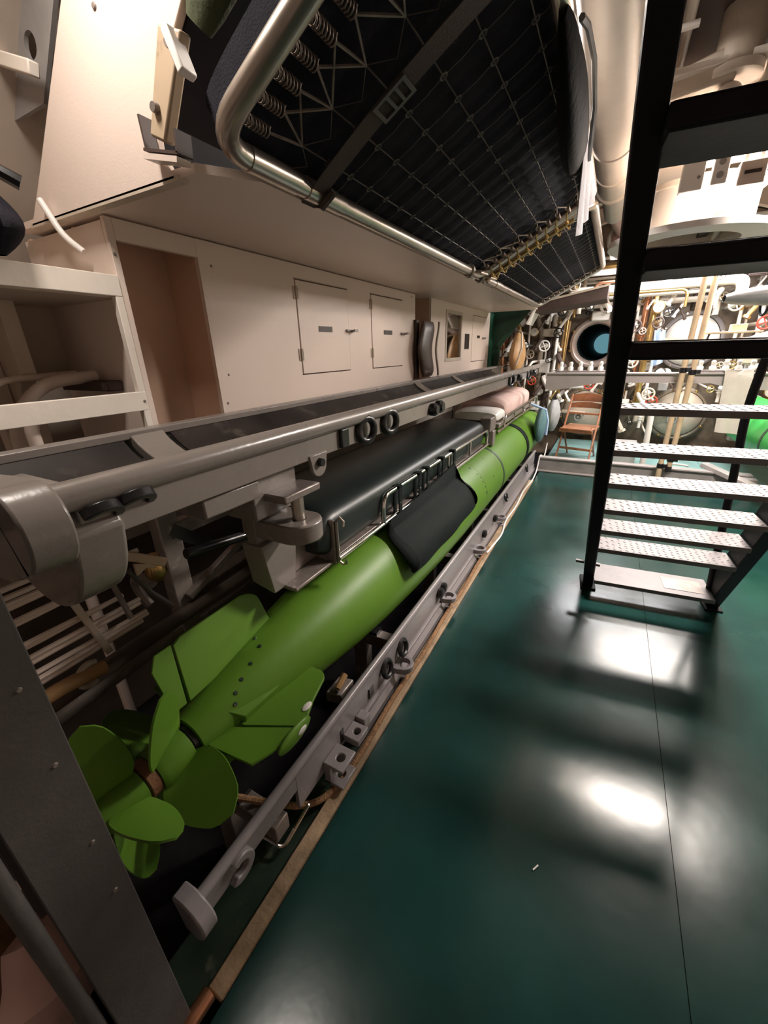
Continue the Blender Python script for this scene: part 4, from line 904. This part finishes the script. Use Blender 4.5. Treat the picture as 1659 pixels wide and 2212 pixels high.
# ================================================================== TORPEDO TUBES
def tube_thing(x, z, label, kind):
    t = thing('torpedo_tube', label, 'torpedo tube', (x, 7.4, z-.36))
    if kind == 'open':
        link('tube_bore', MB().lathe([(0, .262), (6.4, .262)], (x, 7.45, z), Y, 40, False), TUBEIN, t)
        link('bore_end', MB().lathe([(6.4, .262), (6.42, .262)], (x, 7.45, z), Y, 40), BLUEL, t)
        link('rim', MB().lathe([(0, .262), (-.05, .285), (-.07, .32), (-.05, .355), (0, .372), (.15, .372), (.15, .262), (0, .262)], (x, 7.45, z), Y, 48, False), PALEM, t)
        link('top_lock', MB().box(x-.10, x+.14, 7.30, 7.42, z+.30, z+.43), PAPER, t, .02)
        link('lock_bolt', MB().sphere((x-.16, 7.33, z+.42), .035, n=10, m=8), RUBBER, t)
        link('door_hinge', MB().bar((x-.45, 7.36, z-.40), (x-.42, 7.36, z+.32), .09, .07, Y), LEATHER, t, .01)
        link('gasket_ring', MB().torus((x, 7.42, z), Y, .300, .010, 40, 8), BRASS, t)
    else:
        link('door', MB().lathe([(-.16, .001), (-.155, .10), (-.13, .2), (-.09, .28), (-.03, .325), (0, .33), (.15, .33)], (x, 7.45, z), Y, 40), PAPER if kind == 'white' else CREAMD, t)
        link('locking_ring', MB().lathe([(-.02, .335), (-.04, .36), (-.02, .385), (.14, .385), (.14, .335)], (x, 7.45, z), Y, 44, False), STEEL if kind != 'white' else RAILL, t)
        link('hinge_arm', MB().bar((x-.33, 7.24, z+.02), (x+.02, 7.24, z), .09, .05), CREAMD, t, .01)
        link('handwheel', MB().torus((x-.07, 7.20, z-.06), Y, .055, .012, 18, 8).tube([(x-.07, 7.20, z-.06), (x-.07, 7.3, z-.06)], .015, 8), GREYP, t)
    for k in range(8):
        a = 2*pi*k/8+.3; link('clamp_dog', MB().lathe([(0, .022), (-.04, .022), (-.05, .012)], (x+.365*cos(a), 7.45, z+.365*sin(a)), Y, 8), BRASS if kind != 'white' else STEEL, t)
tube_thing(-.27, 1.54, 'open torpedo tube with dark bore and pale blue far end', 'open')
tube_thing(.93, 1.53, 'closed white torpedo tube door right of the stair stringer', 'white')
tube_thing(-.27, .50, 'closed beige torpedo tube door behind the folding chair', 'beige')
tube_thing(.98, .52, 'closed beige torpedo tube door behind the timber poles', 'beige')

# ================================================================== FAR MACHINERY
PLACED = []
def clear(x, z, r=.42, own=.07):
    if any((x-a)**2+(z-c)**2 < (own+q)**2 for a, c, q in PLACED): return False
    return clear0(x, z, r)
def clear0(x, z, r): return all((x-a)**2+(z-c)**2 > r*r for a, c in ((-.27, 1.54), (.93, 1.53), (-.27, .5), (.98, .52)))
PM = [(DUCT, 'cream'), (CREAMD, 'beige'), (PAPER, 'white'), (COPPER, 'copper'), (BRASS, 'brass'), (GREYP, 'grey'), (BROWND, 'dark brown')]
def side(x): return 'left of the open tube' if x < -.62 else 'between the upper tubes' if x < .6 else 'right of the white tube door'
def lev(z): return 'low' if z < .95 else 'halfway up' if z < 1.75 else 'high'
xs = [-1.75, -1.6, -1.48, -1.33, -1.2, -1.05, -.92, -.78, -.68, .14, .22, .31, .40, .50, 1.38, 1.48, 1.6, 1.75, 1.9, 2.05]
for i, x in enumerate(xs):
    m, cn = PM[[0, 3, 1, 4, 0, 1, 6, 2, 4, 1, 0, 3, 4, 2, 0, 1, 2, 5, 4, 0][i]]
    z0, z1 = random.uniform(.3, 1.0), random.uniform(1.9, 2.5); r = random.choice((.016, .022, .030, .040)); y = random.uniform(7.0, 7.45)
    xx = x+random.uniform(-.2, .2) if abs(x) > .6 and x not in (-.68, 1.38) else x
    p = rnd([(x, y, z0), (x, y, z1-.3), (xx, y+.05, z1-.1), (xx, y+.05, z1)], .08)
    t = thing('upright_pipe', '%s pipe rising on the far bulkhead %s' % (cn, side(x)), 'pipe', (x, y, z0), 'upright pipes on the far bulkhead')
    link('pipe_run', MB().tube(p, r, 10), m, t)
    for z in (z0+.12, (z0+z1)/2-.1): link('coupling', MB().lathe([(0, r*1.7), (.012, r*1.7), (.012, r*1.3), (.03, r*1.3), (.03, r*1.7), (.042, r*1.7)], (x, y, z), Z, 12), m, t)
    link('standoff', MB().tube([(x, y, z0+.14), (x, 7.62, z0+.14)], .012, 6), m, t)
for i in range(16):
    m, cn = PM[[0, 2, 4, 1, 6, 0, 3, 2, 0, 1, 2, 0, 4, 1, 0, 2][i]]
    z = 2.05+.035*i+random.uniform(-.01, .01); x0 = random.uniform(-1.5, -.3); x1 = x0+random.uniform(.9, 2.0); y = random.uniform(6.5, 7.4); r = random.choice((.018, .026, .036))
    lim = HC[0]+math.sqrt(max(.1, 2.5**2-(z-HC[1])**2)); x1 = min(x1, lim-.1); x0 = max(x0, 2*HC[0]-lim+.1)
    single('cross_pipe', MB().tube(rnd([(x0, y, z-.25), (x0, y, z), (x1, y, z), (x1, y, z-.2)], .09), r, 10), m, '%s pipe bent across the far ceiling above the tubes' % cn, 'pipe', group='bent pipes above the tubes')
def wheel_valve(x, y, z, r, m, m2, lab, g):
    t = thing('valve', lab, 'valve', (x, y, z-r), g)
    link('body', MB().lathe([(0, .3*r), (.03, .55*r), (.08, .55*r), (.11, .28*r), (.16, .2*r)], (x, y+.06, z), (0, -1, 0), 12), m, t)
    link('stem_pipe', MB().tube([(x, y+.05, z), (x, 7.63, z)], .3*r, 8), m, t)
    hw = MB().torus((x, y-.10, z), Y, r, r*.16, 16, 6)
    for k in range(4): hw.tube([(x, y-.10, z), (x+r*cos(k*pi/2+.4), y-.10, z+r*sin(k*pi/2+.4))], r*.10, 5)
    link('handwheel', hw, m2, t)
N = 0
for _try in range(1500):
    if N >= 84: break
    x, z = random.uniform(-1.75, 2.1), random.uniform(.35, 2.35)
    if not clear(x, z, .44, .06): continue
    PLACED.append((x, z, .06))
    m, cn = random.choice(((BRASS, 'brass'), (DUCT, 'cream'), (CREAMD, 'beige'), (PAPER, 'white')))
    m2 = random.choice((RUBBER, RUBBER, BROWND, RED, BRASS, PAPER, CREAMD)); N += 1
    wheel_valve(x, random.uniform(6.7, 7.3), z, random.uniform(.03, .075), m, m2, '%s handwheel valve %s on far bulkhead, %s' % (cn, lev(z), side(x)), 'handwheel valves on the far bulkhead')
N = 0
for _try in range(900):
    if N >= 22: break
    x, z = random.uniform(-1.7, 2.1), random.uniform(.7, 2.35)
    if not clear(x, z, .46, .07): continue
    PLACED.append((x, z, .07))
    N += 1; y = random.uniform(6.9, 7.3); r = random.uniform(.045, .085)
    t = thing('gauge', 'dial gauge %s on far bulkhead, %s' % (lev(z), side(x)), 'gauge', (x, y, z-r), 'dial gauges on the far bulkhead')
    link('case', MB().lathe([(0, r), (.05, r), (.055, r*.9)], (x, y+.06, z), (0, -1, 0), 18), random.choice((BRASS, RUBBER, CREAMD)), t)
    link('mount', MB().tube([(x, y+.05, z), (x, 7.63, z)], .015, 6), CREAMD, t)
    link('dial', MB().lathe([(0, r*.84), (.003, r*.84)], (x, y+.005, z), (0, -1, 0), 18), PAPER, t)
    link('needle', MB().bar((x, y-.001, z), (x+r*.5, y-.001, z+r*.5), .004, .003), RUBBER, t)
N = 0
for _try in range(900):
    if N >= 26: break
    x, z = random.uniform(-1.75, 2.1), random.uniform(.3, 2.4)
    if not clear(x, z, .48, .08): continue
    PLACED.append((x, z, .08))
    N += 1; y = random.uniform(6.9, 7.4); a, c = random.uniform(.05, .10), random.uniform(.05, .11)
    m, cn = random.choice(PM[:3]+PM[5:])
    t = thing('junction_box', '%s junction box %s on far bulkhead, %s' % (cn, lev(z), side(x)), 'box', (x, y, z-c), 'junction boxes on the far bulkhead')
    link('box_body', MB().box(x-a, x+a, y, y+.12, z-c, z+c), m, t, .008)
    link('lid', MB().box(x-a*.85, x+a*.85, y-.012, y, z-c*.85, z+c*.85), m, t, .004)
    link('mount', MB().box(x-.02, x+.02, y+.11, 7.63, z-.02, z+.02), m, t)
    link('gland', MB().tube([(x, y+.05, z+c), (x, y+.05, z+c+.12)], .014, 8), m, t)
N = 0
for _try in range(2500):
    if N >= 90: break
    x, z = random.uniform(-1.5, 2.0), random.uniform(.35, 2.3)
    if not clear(x, z, .44, .035): continue
    PLACED.append((x, z, .035)); N += 1; y = random.uniform(6.65, 7.25); r = random.choice((.012, .018, .026, .034)); s_ = random.choice((-1, 1)); L = random.uniform(.06, .16)
    m, cn = random.choice(((DUCT, 'cream'), (CREAMD, 'beige'), (PAPER, 'white'), (BRASS, 'brass'), (BROWND, 'dark brown')))
    t = thing('pipe_fitting', '%s pipe fitting %s on far bulkhead, %s' % (cn, lev(z), side(x)), 'fitting', (x, y, z-.05), 'pipe fittings on the far bulkhead')
    link('elbow', MB().tube(rnd([(x, 7.63, z), (x, y, z), (x+s_*L*.6, y-.02, z-L)], .05, 4), r, 8), m, t)
    link('union_nut', MB().lathe([(0, r*1.6), (.03, r*1.6), (.035, r*1.2)], (x+s_*L*.6, y-.02, z-L), (s_*.5, 0, -1), 6), m, t)
# tube-front brackets on the crossbeam
for x0, lab in ((-.62, 'row of pale lugs on the crossbeam below the open tube'), (.72, 'row of pale lugs on the crossbeam below the white tube door')):
    t = thing('lug_row', lab, 'bracket', (x0+.3, 5.44, 1.212))
    link('base_bar', MB().box(x0+.05, x0+.58, 5.41, 5.46, 1.212, 1.235), RAILL, t, .004)
    for k in range(5): link('lug', MB().lathe([(0, .030), (.035, .030), (.05, .018), (.085, .022), (.10, .012)], (x0+.10+k*.105, 5.435, 1.23), Z, 12), PAPER, t)
# right-hand upper bunk bundle
def pil(u, v):
    a = 2*pi*u; k = max(.02, sin(pi*(.03+.94*v))**.45); return (1.02+.75*v, 4.9+cos(a)*.16*k, 1.50+.10*v+sin(a)*.08*k)
single('pillow', MB().grid(pil, 20, 16), CLOTH, 'white pillow roll at the right edge above the stair rail', 'pillow')
def hm(u, v):
    a = 2*pi*u; k = max(.02, sin(pi*(.02+.96*v))**.4); return (.80+.95*v, 5.0+cos(a)*.25*k, 1.86+.02*v+sin(a)*.085*k)
t = thing('stowed_hammock', 'dark grey stowed bedding hanging at upper right', 'bedding', (1.25, 5.0, 1.78))
link('roll', MB().grid(hm, 20, 16), GREYC, t)
link('lashing', MB().torus((1.1, 5.0, 1.866), X, .16, .01, 18, 6).torus((1.4, 5.0, 1.872), X, .16, .01, 18, 6), CANVAS, t)
t = thing('tool_shelf', 'small timber shelf right of the timber poles', 'shelf', (.95, 5.3, 1.56))
link('board', MB().box(.74, 1.20, 5.24, 5.40, 1.575, 1.592), POLEW, t, .003)
link('bracket', MB().bar((.80, 5.39, 1.46), (.80, 5.26, 1.575), .015, .015), BROWND, t)
link('bracket', MB().bar((1.14, 5.39, 1.46), (1.14, 5.26, 1.575), .015, .015), BROWND, t)
single('tool_box', MB().box(.96, 1.08, 5.27, 5.37, 1.592, 1.655), POLEW, 'small wooden box on the timber shelf', 'box', bevel=.004)
single('floor_box', MB().box(.12, .46, 5.95, 6.5, .043, .24).box(.10, .48, 5.93, 6.52, .24, .26), GREYP, 'low grey box on the deck left of the white pipe', 'box', bevel=.006)
for i, (cx, cy) in enumerate(((.95, 6.0), (.40, 5.62))):
    single('hose', MB().torus((cx, cy, .055), Z, .16-.05*i, .011, 26, 6, 0, R(300)), CREAMD, ['pale hose loop lying on the far deck right of the poles', 'small pale hose loop lying near the sill beam'][i], 'hose')
# small litter on the green floor
for x, y, dx, dy, lab in ((.03, .84, .012, .02, 'tiny pale thread lying on the near green floor'), (.09, 2.62, .05, .004, 'pale metal chip by the left stair foot')):
    single('scrap', MB().bar((x, y, .003), (x+dx, y+dy, .003), .004, .003), PAPER, lab, 'scrap')

# give look-alikes that still share a label their place in the row
from collections import defaultdict
same = defaultdict(list)
for o in C.objects:
    if o.parent is None and o.get('label'): same[o['label']].append(o)
def mid(o):
    q = [o.location] if o.type == 'EMPTY' else [o.matrix_basis @ V(c) for c in o.bound_box]
    return sum(q, V((0, 0, 0)))/len(q)
NUM = ['second', 'third', 'fourth', 'fifth', 'sixth', 'seventh', 'eighth', 'ninth', 'tenth', 'eleventh', 'twelfth']
for lab, os_ in same.items():
    if len(os_) < 2: continue
    vert = 'cable' in lab or 'bent across' in lab
    os_.sort(key=lambda o: -mid(o).z if vert else mid(o).x)
    for i, o in enumerate(os_):
        w0 = ('topmost' if vert else 'leftmost') if i == 0 else ('lowest' if vert else 'rightmost') if i == len(os_)-1 else NUM[min(i-1, 10)]+('-from-top' if vert else '-from-left')
        o['label'] = w0+' '+lab
